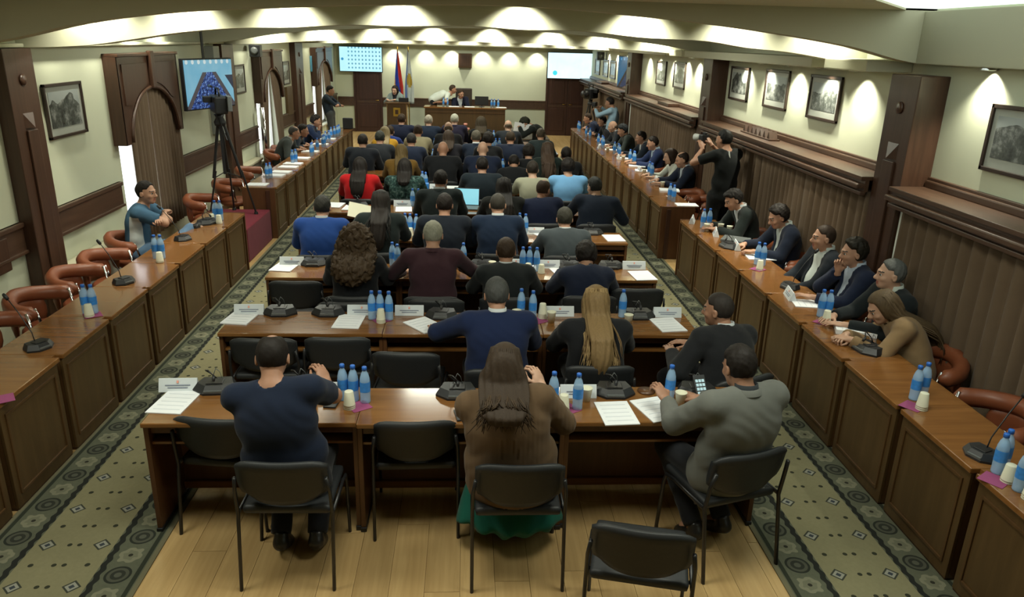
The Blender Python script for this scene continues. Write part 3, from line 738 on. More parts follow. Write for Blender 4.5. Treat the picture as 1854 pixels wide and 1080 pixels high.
# chairs ---------------------------------------------------------------------------
def visitor_chair(label, loc, rz, group=None):
    """Black stacking visitor chair; local +y is the way it faces."""
    t = thing('visitor_chair', label, 'chair', loc, rz, group)
    for k, v in CH.items():
        for (nm, l) in v: link_mesh(k, nm, t, l)
    return t
def curved_back(w_, zb, zt_, y0, lean, th, curv, top_r):
    nx, nz = 14, 9; V, Fs = [], []
    for side in (0, 1):
        for j in range(nz+1):
            z = zb+(zt_-zb)*j/nz
            ww = w_*(1-.14*max(0, (1-(z-zb)/(.11)))) if z < zb+.11 else w_
            for i in range(nx+1):
                s = -1+2*i/nx; e = 1-abs(s)**8*.25
                cor = 0
                if j >= nz-1: cor = -(abs(s)**6)*.035*(1 if j == nz else .4)
                if j <= 1: cor = (abs(s)**3)*.05*(1 if j == 0 else .5)
                y = y0-lean*(z-zb)+curv*(s*s)*1.0-(1-side)*th*(.6+.4*e)
                if j == nz: y += (.012 if side == 0 else -.010)
                V.append((s*ww/2, y, z+cor))
    m_ = nx+1; L = m_*(nz+1)
    for sd in (0, 1):
        for j in range(nz):
            for i in range(nx):
                q = (sd*L+j*m_+i, sd*L+j*m_+i+1, sd*L+(j+1)*m_+i+1, sd*L+(j+1)*m_+i); Fs.append(q if sd == 0 else q[::-1])
    for i in range(nx): Fs.append((i, L+i, L+i+1, i+1)); Fs.append((nz*m_+i, nz*m_+i+1, L+nz*m_+i+1, L+nz*m_+i))
    for j in range(nz): Fs.append((j*m_, (j+1)*m_, L+(j+1)*m_, L+j*m_)); Fs.append((j*m_+nx, L+j*m_+nx, L+(j+1)*m_+nx, (j+1)*m_+nx))
    return V, Fs
V, Fs = curved_back(.475, .51, .785, -.20, .20, .042, .045, .02)
mbk = MB(); mbk.add(V, Fs); back_me = mbk.mesh('backrest', M_BLACKL, True)
seat_me = MB().box((-.235, -.20, .425), (.235, .23, .475), .022).mesh('seat', M_BLACKL, True)
def leg(path): return MB().tube(path, .0135, 8, sq=.75).mesh('leg', M_BLACKM, True)
CH = {'seat': [(seat_me, (0, 0, 0))], 'backrest': [(back_me, (0, 0, 0))],
      'leg': [(leg([(s*.25, -.285, 0), (s*.25, -.225, .40), (s*.25, -.215, .44), (s*.247, -.24, .60), (s*.235, -.262, .69)]), (0, 0, 0)) for s in (-1, 1)] +
             [(leg([(s*.25, .235, 0), (s*.25, .20, .38), (s*.25, .18, .43), (s*.25, .10, .445), (s*.25, -.20, .445)]), (0, 0, 0)) for s in (-1, 1)],
      'cross_bar': [(MB().tube([(-.25, -.12, .425), (.25, -.12, .425)], .010, 6).mesh('cross_bar', M_BLACKM), (0, 0, 0)), (MB().tube([(-.25, .14, .425), (.25, .14, .425)], .010, 6).mesh('cross_bar', M_BLACKM), (0, 0, 0))]}
# tub armchair in terracotta leather, local +y is the way it faces
def wrap(R0, R1, z0, z1, a0, a1, n=22):
    V, Fs = [], []; prof = 8
    for i in range(n+1):
        a = a0+(a1-a0)*i/n; rm, zm = (R0+R1)/2, (z0+z1)/2; rr, rz_ = (R1-R0)/2, (z1-z0)/2
        e = 1 if 0 < i < n else .3
        for k in range(prof):
            b = 2*PI*k/prof+PI/8; r = rm+rr*e*math.cos(b)*1.08; z = zm+rz_*e*math.sin(b)*1.08-.05*abs(math.cos(a))**1.5*1.0
            V.append((r*math.cos(a), r*math.sin(a)*1.0, z))
    for i in range(n):
        for k in range(prof): Fs.append((i*prof+k, (i+1)*prof+k, (i+1)*prof+(k+1) % prof, i*prof+(k+1) % prof))
    Fs += [tuple(range(prof)), tuple(range(n*prof+prof-1, n*prof-1, -1))]
    return MB().add(V, Fs)
AC = {'seat': MB().lathe([(0, .40), (.20, .40), (.235, .425), (.24, .46), (.21, .485), (0, .49)], 20, caps=False).mesh('seat', M_TERRA, True),
      'backrest': wrap(.235, .340, .665, .785, -PI-.15, .15).mesh('backrest', M_TERRA, True),
      'back_shell': wrap(.262, .305, .46, .70, -PI*.80, -PI*.20).mesh('back_shell', M_TERRA, True),
      'pedestal': MB().tube([(0, 0, .06), (0, 0, .41)], .03, 10).mesh('pedestal', M_CHROME, True)}
foot_me = MB().tube([(0, 0, .07), (.27, 0, .045)], [.022, .014], 6).lathe([(0, 0), (.022, .0), (.026, .022), (.022, .044), (0, .044)], 10, (.27, 0, 0), caps=False).mesh('base_leg', M_CHROME)
post_me = MB().tube([(.27, .02, .72), (.26, .05, .58), (.20, .06, .44)], .012, 6).mesh('arm_post', M_CHROME, True)
post_me2 = MB().tube([(-.27, .02, .72), (-.26, .05, .58), (-.20, .06, .44)], .012, 6).mesh('arm_post', M_CHROME, True)
def armchair(label, loc, rz, group='terracotta leather armchairs behind the side benches'):
    t = thing('leather_armchair', label, 'chair', loc, rz, group)
    for k, me in AC.items(): link_mesh(k, me, t)
    for k in range(5): link_mesh('base_leg', foot_me, t, (0, 0, 0), (0, 0, 2*PI*k/5+.3))
    link_mesh('arm_post', post_me, t); link_mesh('arm_post', post_me2, t)
    return t
R_ = math.radians
# empty chairs of the front area
for (lb, x, y, a) in (('empty black visitor chair standing alone at the bottom edge of the picture', .875, 3.09, 166+180),
                      ('empty black visitor chair tucked under the left end of the front desk row', -1.42, 4.17, -8),
                      ('empty black visitor chair tucked under the middle desk of the front row', -.30, 4.13, 2)):
    visitor_chair(lb, (x, y, 0), R_(a if a < 300 else a-360), 'empty black visitor chairs')
for (lb, u, v, a) in (('empty black chair at the left end of the second desk row', 472, 605, 0),
                      ('empty black chair second from the left in the second desk row', 607, 603, 1),
                      ('empty black chair pulled out beside the man in the blue suit of the second row', 738, 630, -4)):
    p = bz(u, v, .82); visitor_chair(lb, (p[0], p[1]+.27, 0), R_(a), 'empty black visitor chairs')
for (lb, u, v, a) in (('empty black chair at the left end of the third desk row', 532, 502, 0), ('empty black chair at the right end of the third desk row', 1158, 516, 0),
                      ('empty black chair in front of the third desk row, left of the curly-haired woman', 625, 540, 0), ('empty black chair in the third desk row behind the tilted paper', 790, 535, 0)):
    p = bz(u, v, .82); visitor_chair(lb, (p[0], p[1]+.27, 0), R_(a), 'empty black visitor chairs')
# empty armchairs behind the benches: (u, v) of the top of the pad
for (lb, u, v, side, a) in (('empty terracotta armchair at the left edge, nearest behind the left benches', 2, 632, 'l', 0),
        ('terracotta armchair third from the camera behind the left benches', 100, 573, 'l', 0), ('terracotta armchair behind the left benches beside the first bottle pair', 158, 523, 'l', 0),
        ('terracotta armchair behind the left benches just before the second bottle pair', 226, 482, 'l', 0), ('terracotta armchair next to the man in the blue and white shirt', 250, 452, 'l', 0),
        ('terracotta armchair behind the far left bench near the end panel', 425, 350, 'l', 0), ('terracotta armchair behind the tripod at the far left bench', 448, 322, 'l', 0), ('terracotta armchair beside the grey-suited man on the far left', 492, 300, 'l', 0), 
        ('terracotta armchair with rounded back beside the woman in the tan jacket', 1690, 628, 'r', 8), ('terracotta armchair nearest the right edge behind the near right bench', 1740, 722, 'r', -6), ('terracotta armchair at the right edge by the long microphone', 1850, 835, 'r', 0),
        ('terracotta armchair beside the man bending over papers on the right', 1300, 376, 'r', 10), ('terracotta armchair below the photographer in black', 1262, 352, 'r', 10), ('terracotta armchair beyond the photographer in black', 1232, 341, 'r', 12),
        ('terracotta armchair next to the bearded man on the near right', 1388, 420, 'r', 0), ('terracotta armchair beside the leaning man in the white shirt', 1450, 455, 'r', 0)):
    p = bz(u, v, .80)
    xx = min(max(p[0], 3.30), 3.36) if side == 'r' else max(min(p[0], -3.50), -3.68)
    armchair(lb, (xx, p[1], 0), (PI/2 if side == 'r' else -PI/2)+R_(a))

# ================================================================== DESK ITEMS
ZT = .751
def lathe_me(name, prof, mat, n=14, sm=True): return MB().lathe(prof, n, caps=False).mesh(name, mat, sm)
bt = {'bottle_body': lathe_me('bottle_body', [(0, 0), (.029, 0), (.032, .008), (.031, .03), (.032, .075), (.031, .145), (.030, .160), (.022, .190), (.0135, .206), (.0135, .215)], M_PET),
      'bottle_label': lathe_me('bottle_label', [(.0326, .075), (.0326, .140)], M_LABEL),
      'bottle_cap': lathe_me('bottle_cap', [(0, .236), (.013, .236), (.0155, .232), (.0155, .214), (.012, .212)], M_CAP)}
bt_small = MB().mat(0).lathe([(0, 0), (.032, 0), (.032, .160), (.014, .206)], 8, caps=False).mat(1).lathe([(.0335, .07), (.0335, .145)], 8, caps=False).mat(2).lathe([(.016, .206), (.016, .238), (0, .238)], 8, caps=False).mesh('water_bottle', [M_PET, M_LABEL, M_CAP], True)
def bottle(lb, loc, grp, far=False):
    if far:
        o = link_mesh('water_bottle', bt_small, None, loc); return tag(o, lb, 'bottle', grp)
    t = thing('water_bottle', lb, 'bottle', loc, random.uniform(0, 6), grp)
    for k, me in bt.items(): link_mesh(k, me, t)
    return t
cup_me = lathe_me('paper_cup', [(0, .088), (.024, .088), (.026, .086), (.035, .004), (.037, .0), (.034, .0), (.023, .083), (0, .083)], M_CUP, 18)
cupup_me = lathe_me('paper_cup', [(0, .003), (.025, .0), (.036, .086), (.038, .09), (.035, .09), (.024, .006), (0, .006)], M_CUP, 18)
def cup(lb, loc, grp='paper cups on the desks', up=False, stack=1):
    if stack == 1: return tag(link_mesh('paper_cup', cupup_me if up else cup_me, None, loc), lb, 'cup', grp)
    t = thing('paper_cup_stack', lb, 'cup', loc, 0, grp)
    for k in range(stack): link_mesh('paper_cup', cup_me, t, (0, 0, .012*k))
    return t
plate_me = {'tent_card': MB().prism([(-.035, 0), (.035, 0), (.004, .078), (-.004, .078)], -.115, .115, 'x').mesh('tent_card', M_PLATE),
            'emblem': MB().box((-.006, -.004, -.008), (.006, .0, .008), .001).mesh('emblem', M_ROSE),
            'text_line': MB().box((-.075, -.003, -.003), (.075, .0, .003)).mesh('text_line', M_INK)}
def nameplate(lb, loc, rz=0, grp='white name plates on the desks'):
    t = thing('name_plate', lb, 'sign', loc, rz, grp)
    sl = math.atan2(.031, .078)
    link_mesh('tent_card', plate_me['tent_card'], t)
    link_mesh('emblem', plate_me['emblem'], t, (0, -.0128, .060), (-sl, 0, 0))
    for k, (z, s) in enumerate(((.040, 1), (.026, .8))):
        o = link_mesh('text_line', plate_me['text_line'], t, (0, -.0355+.031*z/.078, z), (-sl, 0, 0)); o.scale = (s, 1, 1)
    return t
sheet_me = MB().box((-.105, -.1485, 0), (.105, .1485, .003)).mesh('sheet', M_PAPER)
line_me = MB().box((-.08, -.0022, .0), (.08, .0022, .0006)).mesh('text_line', plain('pale_print', (.55, .60, .66), .8, .05, 20))
def paper(lb, loc, rz=0, thick=1, lines=True, grp='white papers on the desks', sc=1, far=False):
    if far: 
        o = link_mesh('paper_sheet', sheet_me, None, loc, (0, 0, rz)); o.scale = (sc, sc, thick); return tag(o, lb, 'paper', grp)
    t = thing('paper_sheet', lb, 'paper', loc, rz, grp); o = link_mesh('sheet', sheet_me, t); o.scale = (sc, sc, thick)
    if lines:
        for k in range(5): link_mesh('text_line', line_me, t, (0, .10-.05*k, .0031*thick+.0001))
    return t
def hexbase(w_, d, h):
    mb = MB(); c = w_*.28
    lo = [(-w_/2, -d*.1), (-w_/2+c, -d/2), (w_/2-c, -d/2), (w_/2, -d*.1), (w_/2-c*.4, d/2), (-w_/2+c*.4, d/2)]
    V = [(x, y, 0) for x, y in lo]+[(x*1.0, y, .014) for x, y in lo]+[(x*.80, y*.78+.012, h) for x, y in lo]; n = 6
    Fs = [tuple(range(5, -1, -1)), tuple(range(12, 18))]
    for L in (0, 6):
        for i in range(n): Fs.append((L+i, L+(i+1) % n, L+6+(i+1) % n, L+6+i))
    return mb.add(V, Fs)
mic = {'base': hexbase(.27, .17, .052).mesh('base', M_BLACKP),
       'button_panel': MB().box((-.055, -.085, .016), (.055, -.055, .030), .004).mesh('button_panel', M_BUTTON),
       'loudspeaker_grille': MB().box((-.05, -.035, .050), (.05, .045, .058), .004).mesh('loudspeaker_grille', M_BLACKM)}
neck_a = MB().tube([(.0, .055, .05), (-.035, .05, .09), (-.055, .02, .125), (-.03, -.01, .135), (0.005, -.03, .105)], .0045, 6).mesh('gooseneck', M_BLACKM, True)
head_a = MB().lathe([(0, 0), (.009, 0), (.011, .02), (.008, .035), (0, .037)], 8, caps=False).mesh('microphone_head', M_BLACKP, True)
neck_w = MB().tube([(.03, .055, .05), (.02, .05, .10), (.0, .04, .128)], .0022, 5).tube([(-.03, .055, .05), (-.015, .05, .09), (.0, .04, .128)], .0022, 5).mesh('wire_stand', M_BUTTON, True)
neck_l = MB().tube([(0, .05, .05), (0, .07, .12), (.0, .20, .26), (.0, .32, .36)], .005, 6).mesh('gooseneck', M_BLACKM, True)
def micunit(lb, loc, rz=0, long=False, grp='black desk microphones'):
    t = thing('desk_microphone', lb, 'microphone', loc, rz, grp)
    for k, me in mic.items(): link_mesh(k, me, t)
    if long:
        t.scale = (.72, .8, .9)
        link_mesh('gooseneck', neck_l, t); link_mesh('microphone_head', head_a, t, (0, .315, .355), (-1.0, 0, 0)).scale = (1.7, 1.7, 1.7)
    else:
        link_mesh('gooseneck', neck_a, t); link_mesh('wire_stand', neck_w, t); link_mesh('microphone_head', head_a, t, (0.003, -.028, .108), (2.6, 0, 0))
    return t
napkin_me = MB().box((-.062, -.062, 0), (.062, .062, .0015)).mesh('napkin', M_PINK)
def napkin(lb, u, v, rz=.6): o = link_mesh('napkin', napkin_me, None, bz(u, v, ZT), (0, 0, rz)); return tag(o, lb, 'napkin', 'pink napkins under the bottles')
def P(u, v, z=ZT):
    """Pixel to a point on a desk top, kept on the furniture that stands there."""
    x, y, z = bz(u, v, z)
    if x < -2.5: x = max(-3.17, min(-2.87, x)) if y > 9.9 else max(-3.13, min(-2.86, x)); y = max(1.3, y); y = max(11.1, y) if y > 9.9 else min(9.25, y); y = min(18.6, y)
    elif x > 2.5: x = max(2.80, min(3.10, x)) if y > 9.7 else max(2.84, min(3.14, x)); y = max(10.2, y) if y > 9.7 else min(9.22, y); y = min(19.7, y)
    elif abs(x) < 2.2 and y < ROW(NROW)+2.4:
        x = max(J0+.06, min(J0+3*DW-.06, x)); n = max(1, min(NROW, int(math.floor((y-ROW(1)+.35)/1.382))+1)); y = max(ROW(n)+.05, min(ROW(n)+DD-.06, y))
    return x, y, z
def bottles(pts, where, far=False, grp='water bottles on the desks'):
    nm = {1: ['single'], 2: ['left', 'right'], 3: ['left', 'middle', 'right'], 4: ['leftmost', 'second', 'third', 'rightmost']}[len(pts)]
    for (u, v), s in zip(pts, nm):
        bottle(('%s blue-capped water bottle %s' if len(pts) == 1 else '%s of the blue-capped bottles %s') % (s, where), P(u, v), grp, far)

# front row
nameplate('white name plate at the far left end of the front row', P(329, 700), R_(2)); nameplate('white name plate behind the three front row bottles', P(598, 712), 0); nameplate('white name plate behind the two bottles right of the sweater woman', P(1046, 716), 0)
micunit('black desk microphone beside the left end name plate of the front row', P(393, 702), R_(4)); micunit('black desk microphone hidden behind the navy T-shirt man', P(545, 704), 0)
micunit('black desk microphone left of the woman in the brown sweater', P(828, 714), 0); micunit('black desk microphone above the two papers on the front row', P(1111, 712), R_(-2)); micunit('black desk microphone in front of the man in the grey blazer', P(1262, 712), R_(-4))
bottles([(622, 722), (641, 724), (662, 727)], 'grouped right of the navy T-shirt man'); bottles([(1001, 736)], 'just right of the brown sweater woman'); bottles([(1045, 739)], 'behind the upturned cup stack on the front row'); bottles([(1211, 722)], 'behind the right paper of the front row')
cup('stack of upturned cream paper cups before three bottles in the front row', P(633, 738), stack=3); cup('stack of upturned cream paper cups between two bottles of the front row', P(1020, 744), stack=3); cup('cream paper cup partly behind a bottle in the front row', P(1061, 725), up=True); cup('upright cream paper cup beside the grey blazer man', P(1231, 733), up=True)
napkin('pink napkin under the three bottles of the front row', 650, 735); napkin('pink napkin under the cup stack right of the sweater woman', 1028, 740)
paper('white sheet at the left end of the front row', P(316, 728), R_(-6), 2); paper('left of the two white sheets near the grey blazer man', P(1116, 748), R_(4), 2); paper('right of the two white sheets, touching the grey blazer arm', P(1188, 741), R_(17), 2)
t = thing('smartphone', 'small phone with a glowing screen left of the brown sweater', 'phone', P(835, 752), R_(10)); MB().box((-.036, -.07, 0), (.036, .07, .009), .003).build('phone_body', M_BLACKP, t)
MB().box((-.015, -.03, .0091), (.02, .0, .0096)).build('lit_screen', plain('lit_phone_screen', (.8, .85, .9), .3, .05, 10, emit=1.0), t)
o = MB().lathe([(0, 0), (.055, 0), (.058, .006), (.0, .008)], 20, caps=False).build('reflection_disc', M_DESKV, None, True, P(1170, 708)); tag(o, 'round dark disc standing in for a reflection between the microphone and the single bottle', 'reflection')  # solid disc put in place of a reflection on the desk
# second row
for u, v, r, lb in ((457, 561, 2, 'at the left end of the second row'), (657, 565, 0, 'behind three bottles of the second row'), (742, 566, 0, 'above the tilted paper of the second row'), (1012, 567, 0, 'left of the blonde woman'), (1207, 572, -1, 'at the right end of the second row')): nameplate('white name plate '+lb, P(u, v), R_(r))
for u, v, r, lb in ((511, 563, 3, 'leftmost on the second row'), (596, 566, 0, 'second from the left on the second row'), (800, 573, -8, 'near the tilted paper on the second row'), (1156, 573, 0, 'right of the blonde woman')): micunit('black desk microphone '+lb, P(u, v), R_(r))
paper('white sheet at the left end of the second row', P(437, 575), R_(-8), 3); paper('white sheet before three bottles of the second row', P(632, 582), R_(-4), 2); paper('tilted white paper under the hand of the blue suit man', P(769, 589), R_(38), 3); paper('white sheet at the right end of the second row', P(1209, 588), R_(8), 2)
bottles([(674, 577), (689, 577), (705, 578)], 'behind the cup stack of the second row'); bottles([(943, 572), (964, 576)], 'between the blue suit man and the blonde woman'); bottles([(1126, 573)], 'right of the blonde woman')
cup('upturned cream cup stack before three bottles of the second row', P(690, 583), stack=3); cup('upright cup left of two bottles beside the blue suit man', P(935, 580), up=True); cup('stacked cream cups left of the blonde woman', P(982, 575), stack=4); cup('upright cup nearest the blonde woman on her left', P(998, 583), up=True); cup('upright cup nearest the blonde woman on her right', P(1137, 588), up=True)
napkin('pink napkin under the bottles left of the blonde woman', 975, 580); napkin('pink napkin under three bottles of the second row', 690, 579)
o = MB().box((-.04, -.08, 0), (.04, .08, .03), .008).build('black_pouch', M_BLACKP, None, False, P(846, 577)); tag(o, 'small black pouch on the desk left of the blue suit man', 'pouch')
# third row
for u, v, lb in ((535, 471, 'at the left end of the third row'), (733, 476, 'left of the grey-haired man in the third row'), (934, 482, 'just left of three bottles in the third row'), (992, 484, 'just right of three bottles in the third row'), (1147, 486, 'at the right end of the third row')): nameplate('white name plate '+lb, P(u, v))
for u, v, lb in ((574, 470, 'left of the curly-haired woman'), (872, 478, 'right of the man in the plum shirt'), (1026, 479, 'behind the third row man in the navy jacket'), (1104, 482, 'right of the third row man in the navy jacket')): micunit('black desk microphone '+lb, P(u, v))
paper('white sheet at the left end of the third row', P(516, 483), R_(-8), 2); paper('white sheet beside the navy jacket man in the third row', P(1021, 493), R_(12), 2); paper('white sheet at the right end of the third row', P(1163, 499), R_(6), 2)
bottles([(711, 480), (720, 484)], 'right of the curly-haired woman'); bottles([(839, 480)], 'beside the shoulder of the man in the plum shirt'); bottles([(946, 489), (958, 489), (971, 490)], 'in the third row above the black suit man')
cup('upturned cup right of the curly-haired woman', P(724, 494), stack=2); cup('upturned cups before three third row bottles', P(956, 494), stack=2); cup('cream cup right of three third row bottles', P(980, 494)); cup('white cup at the back right of the curly-haired woman', P(738, 482), up=True); cup('small white cup left of the black suit man', P(891, 489), up=True)
napkin('pink napkin right of the curly-haired woman', 735, 484)
# fourth row
bottles([(734, 422), (743, 423), (754, 424)], 'in the fourth row behind the grey-haired man'); bottles([(940, 420), (951, 423)], 'in the fourth row beside the navy suit man'); cup('upturned cup before three fourth row bottles', P(743, 428), stack=2)
nameplate('white name plate in the fourth row left of the grey jacket man', P(967, 423)); paper('white sheet at the right end of the fourth row', P(1111, 431), R_(4), 2); paper('crumpled white sheet in the fourth row beside the grey jacket man', P(985, 425), R_(30), 4, False)
micunit('black desk microphone right of the grey jacket man in the fourth row', P(1068, 417)); paper('white sheets on the shelf at the right end of the fourth row', (1.15, ROW(4)+.12, .603), 0, 6, False)
# fifth row
nameplate('white name plate in the fifth row right of the long-haired woman', P(730, 370)); paper('white sheet with a dark mark in the fifth row', P(731, 379), R_(4), 2); paper('white sheets at the left end of the fifth row', P(606, 372), R_(-6), 4)
paper('printed sheet before the woman in the red jacket', P(637, 376), R_(-4), 2); micunit('black desk microphone below the red jacket', P(652, 366)); micunit('black desk microphone below the light blue shirt', P(1040, 372)); bottles([(749, 368), (759, 369)], 'in the fifth row by the suited man at the laptop')
o = MB().box((-.14, -.10, 0), (.14, .10, .03), .004).build('folder', M_CUP, None, False, P(950, 372), (0, 0, .3)); tag(o, 'cream folder on the fifth row desk below the beige vest', 'folder')
t = thing('laptop', 'open laptop with a pale blue screen in the fifth row', 'laptop', P(843, 377), R_(-6))
MB().box((-.17, -.12, 0), (.17, .12, .018), .004).build('keyboard_base', M_BUTTON, t); ls = MB().box((-.17, 0, 0), (.17, .012, .235), .004).build('screen_lid', M_BLACKP, t, False, (0, .12, .015), (-.25, 0, 0))
MB().box((-.16, -.002, .012), (.16, 0, .222)).build('lit_screen', plain('lit_laptop_screen', (.22, .55, .68), .3, .06, 4, emit=.75), ls)
# sixth row and beyond
paper('white sheets in the sixth row right of the bald man', P(822, 343), R_(2), 10, False); nameplate('white name plate in the sixth row by the laptop', P(792, 342)); bottles([(765, 338), (771, 340)], 'in the sixth row by the patterned blouse', True)
o = MB().box((-.07, -.05, 0), (.07, .05, .12), .008).build('blue_package', M_LABEL, None, False, P(768, 346)); tag(o, 'small blue and white package in the sixth row', 'package')
paper('white sheet in the seventh row left of the bald man', P(755, 318), R_(10), 3, False); bottles([(901, 309), (909, 310)], 'in the seventh row right of the bald man', True); bottles([(776, 300), (783, 299)], 'in the eighth row left of the bald man', True); cup('white cup in the eighth row', P(777, 303), up=True)
bottles([(787, 272), (779, 275)], 'in the ninth row beside the beige jacket', True); bottles([(896, 266), (903, 268)], 'in the ninth row right of the big-haired woman', True); bottles([(893, 277), (899, 279)], 'in the eighth row near the balding man', True)
bottles([(886, 247), (892, 249)], 'in the tenth row right of the big-haired woman', True); bottles([(794, 243), (799, 244)], 'in the tenth row between the white-haired men', True); paper('white papers in the ninth row beside the bottles', P(785, 285), R_(15), 4, False, far=True)
t = thing('flower_vase', 'vase with pink roses on the tenth row desk', 'flowers', (P(843, 246)[0], P(843, 246)[1], .75)); MB().lathe([(0, 0), (.05, 0), (.06, .05), (.04, .12), (.05, .16)], 14, caps=False).build('vase', M_PET, t, True)
for k, (x, y, z) in enumerate(((.0, 0, .36), (-.07, .02, .27), (.05, .03, .26), (.02, -.04, .24))):
    MB().tube([(x*.3, y*.3, .05), (x, y, z-.03)], .006, 5).build('stem', M_GREEN, t)
    mb = MB()
    for j in range(6): a = j*1.05; mb.lathe([(0, -.01), (.022, 0), (.03, .022), (.018, .04)], 8, (x+.014*math.cos(a), y+.014*math.sin(a), z-.02), caps=False)
    mb.build('rose', M_ROSE, t, True)
rr = random.Random(3)
for k in range(14):
    a = rr.uniform(0, 6.28); r = rr.uniform(.05, .13); z = rr.uniform(.14, .24); x, y = r*math.cos(a), r*math.sin(a)
    mb = MB(); mb.add([(0, 0, 0), (.02, .03, .006), (0, .09, 0), (-.02, .03, .006), (0, .03, -.004)], [(0, 1, 4), (1, 2, 4), (2, 3, 4), (3, 0, 4), (0, 3, 2, 1)])
    mb.build('leaf', M_GREEN, t, False, (x*.5, y*.5, z), (rr.uniform(-.5, .5), rr.uniform(-.4, .4), a-PI/2))

# near right bench
for u, v, r, lb in ((1253, 402, 70, 'at the far end of the near right bench'), (1296, 425, 75, 'before the man writing on the near right bench'), (1333, 449, 80, 'by the folder on the near right bench'), (1430, 538, 80, 'below the leaning man with the white shirt front')): nameplate('white tilted name plate '+lb, P(u, v), R_(r)+PI)
bottles([(1272, 412), (1283, 411)], 'at the far end of the near right bench'); bottles([(1370, 478), (1380, 480)], 'before the bearded man on the right bench'); bottles([(1485, 572), (1498, 573)], 'before the chin-resting man on the right bench'); bottles([(1654, 722), (1669, 716)], 'in front of the empty chair beyond the tan jacket')
bottles([(1793, 855), (1813, 847)], 'near the right edge beside the long microphone'); bottles([(1829, 887)], 'nearest the right edge of the picture')
cup('cup before the bottles at the far end of the near right bench', P(1279, 418), up=True); cup('white cup near the writing hands on the right', P(1304, 418), up=True); cup('white cup right of the writing hands on the right', P(1324, 422), up=True); cup('upturned cups before the bearded man', P(1375, 488), stack=2); cup('upturned cups before the chin-resting man', P(1495, 585), stack=3)
cup('upturned cups beyond the tan jacket woman', P(1668, 740), stack=3); cup('upturned cups by the long microphone at the right edge', P(1812, 871), stack=2); cup('upturned cups nearest the right edge', P(1847, 903), stack=3)
for u, v, lb in ((1372, 487, 'before the bearded man'), (1490, 583, 'before the chin-resting man'), (1652, 735, 'beyond the tan jacket woman'), (1800, 868, 'near the right edge')): napkin('pink napkin under the bottles '+lb, u, v)
paper('white sheet before the bearded man', P(1377, 466), R_(85), 3); paper('white sheet before the man in the navy jacket on the right', P(1467, 550), R_(80), 2); paper('thick stack of white papers before the tan jacket woman', P(1547, 600), R_(70), 12); paper('white papers under a dark folder on the right bench', P(1340, 440), R_(60), 8, False)
o = MB().box((-.12, -.15, 0), (.12, .15, .03), .004).build('dark_folder', M_BUTTON, None, False, P(1332, 436, .78), (0, 0, R_(60))); tag(o, 'dark folder lying on papers on the near right bench', 'folder')
micunit('black desk microphone with long neck before the leaning white-shirt man', P(1428, 521), R_(-70), True); micunit('black desk microphone lying before the tan jacket woman', P(1568, 634), R_(-80)); micunit('black desk microphone with long neck at the right edge', P(1775, 826), R_(-68), True); micunit('black desk microphone beside the folder on the right bench', P(1318, 447), R_(-80))
# near left bench
bottles([(157, 566), (171, 566)], 'on the near left bench, nearest pair'); bottles([(283, 467), (294, 467)], 'on the left bench before the man in blue and white'); bottles([(391, 398), (400, 398)], 'at the far end of the near left bench')
cup('upturned cups before the nearest left bottle pair', P(162, 572), stack=2); cup('upturned cups before the second left bottle pair', P(290, 474), stack=2); cup('cup left of the bottles at the end of the near left bench', P(384, 400)); cup('cup before the bottles at the end of the near left bench', P(397, 404), stack=2)
for u, v in ((165, 570), (291, 472), (396, 402)): pass
napkin('pink napkin under the nearest left bottle pair', 168, 570); napkin('pink napkin at the left edge of the picture', 4, 722)
micunit('black desk microphone with long neck, nearest on the left bench', P(72, 630), R_(62), True); micunit('black desk microphone with long neck, second on the left bench', P(226, 512), R_(60), True); micunit('black desk microphone before the man in blue and white', P(333, 434), R_(70), True); micunit('black desk microphone near the raised leg on the left bench', P(377, 404), R_(70))
# far right bench
fr_b = [(1143, 'r')]
seq = [(1040, 238, 1), (1061, 247, 2), (1083, 262, 2), (1092, 268, 1), (1112, 278, 2), (1121, 284, 1), (1140, 293, 2), (1149, 297, 1), (1178, 317, 2), (1186, 321, 1), (1212, 361, 2)]
nmk = 0
for (u, v, k) in seq:
    nmk += 1
    for j in range(k):
        bottle('%s small blue-capped water bottle of the %s cluster from the far end, right bench' % (('left', 'right')[j] if k > 1 else 'single', ORD[nmk-1]), P(u+j*7, v+j*3), 'water bottles on the far right bench', True)
for k, (u, v) in enumerate(((1072, 243), (1098, 263), (1108, 272), (1134, 287), (1160, 301), (1172, 310), (1196, 330), (1220, 345))):
    paper('white sheets on the far right bench, %s pile from the far end' % ORD[k], (max(P(u, v)[0], 2.9), P(u, v)[1], ZT), R_(80), 6, False, 'papers on the far right bench', 1, True)
paper('white sheet at the near end of the far right bench', P(1243, 371), R_(88), 3, grp='papers on the far right bench')
for k, (u, v) in enumerate(((1100, 275), (1128, 291), (1166, 316), (1199, 339))): cup('cream cup on the far right bench, %s from the far end' % ORD[k], P(u, v), 'cups on the far right bench', up=True)
for k, (u, v) in enumerate(((1085, 268), (1120, 287), (1158, 309), (1188, 328))): nameplate('small white name plate on the far right bench, %s from the far end' % ORD[k], P(u, v), R_(85)+PI, 'name plates on the far right bench')
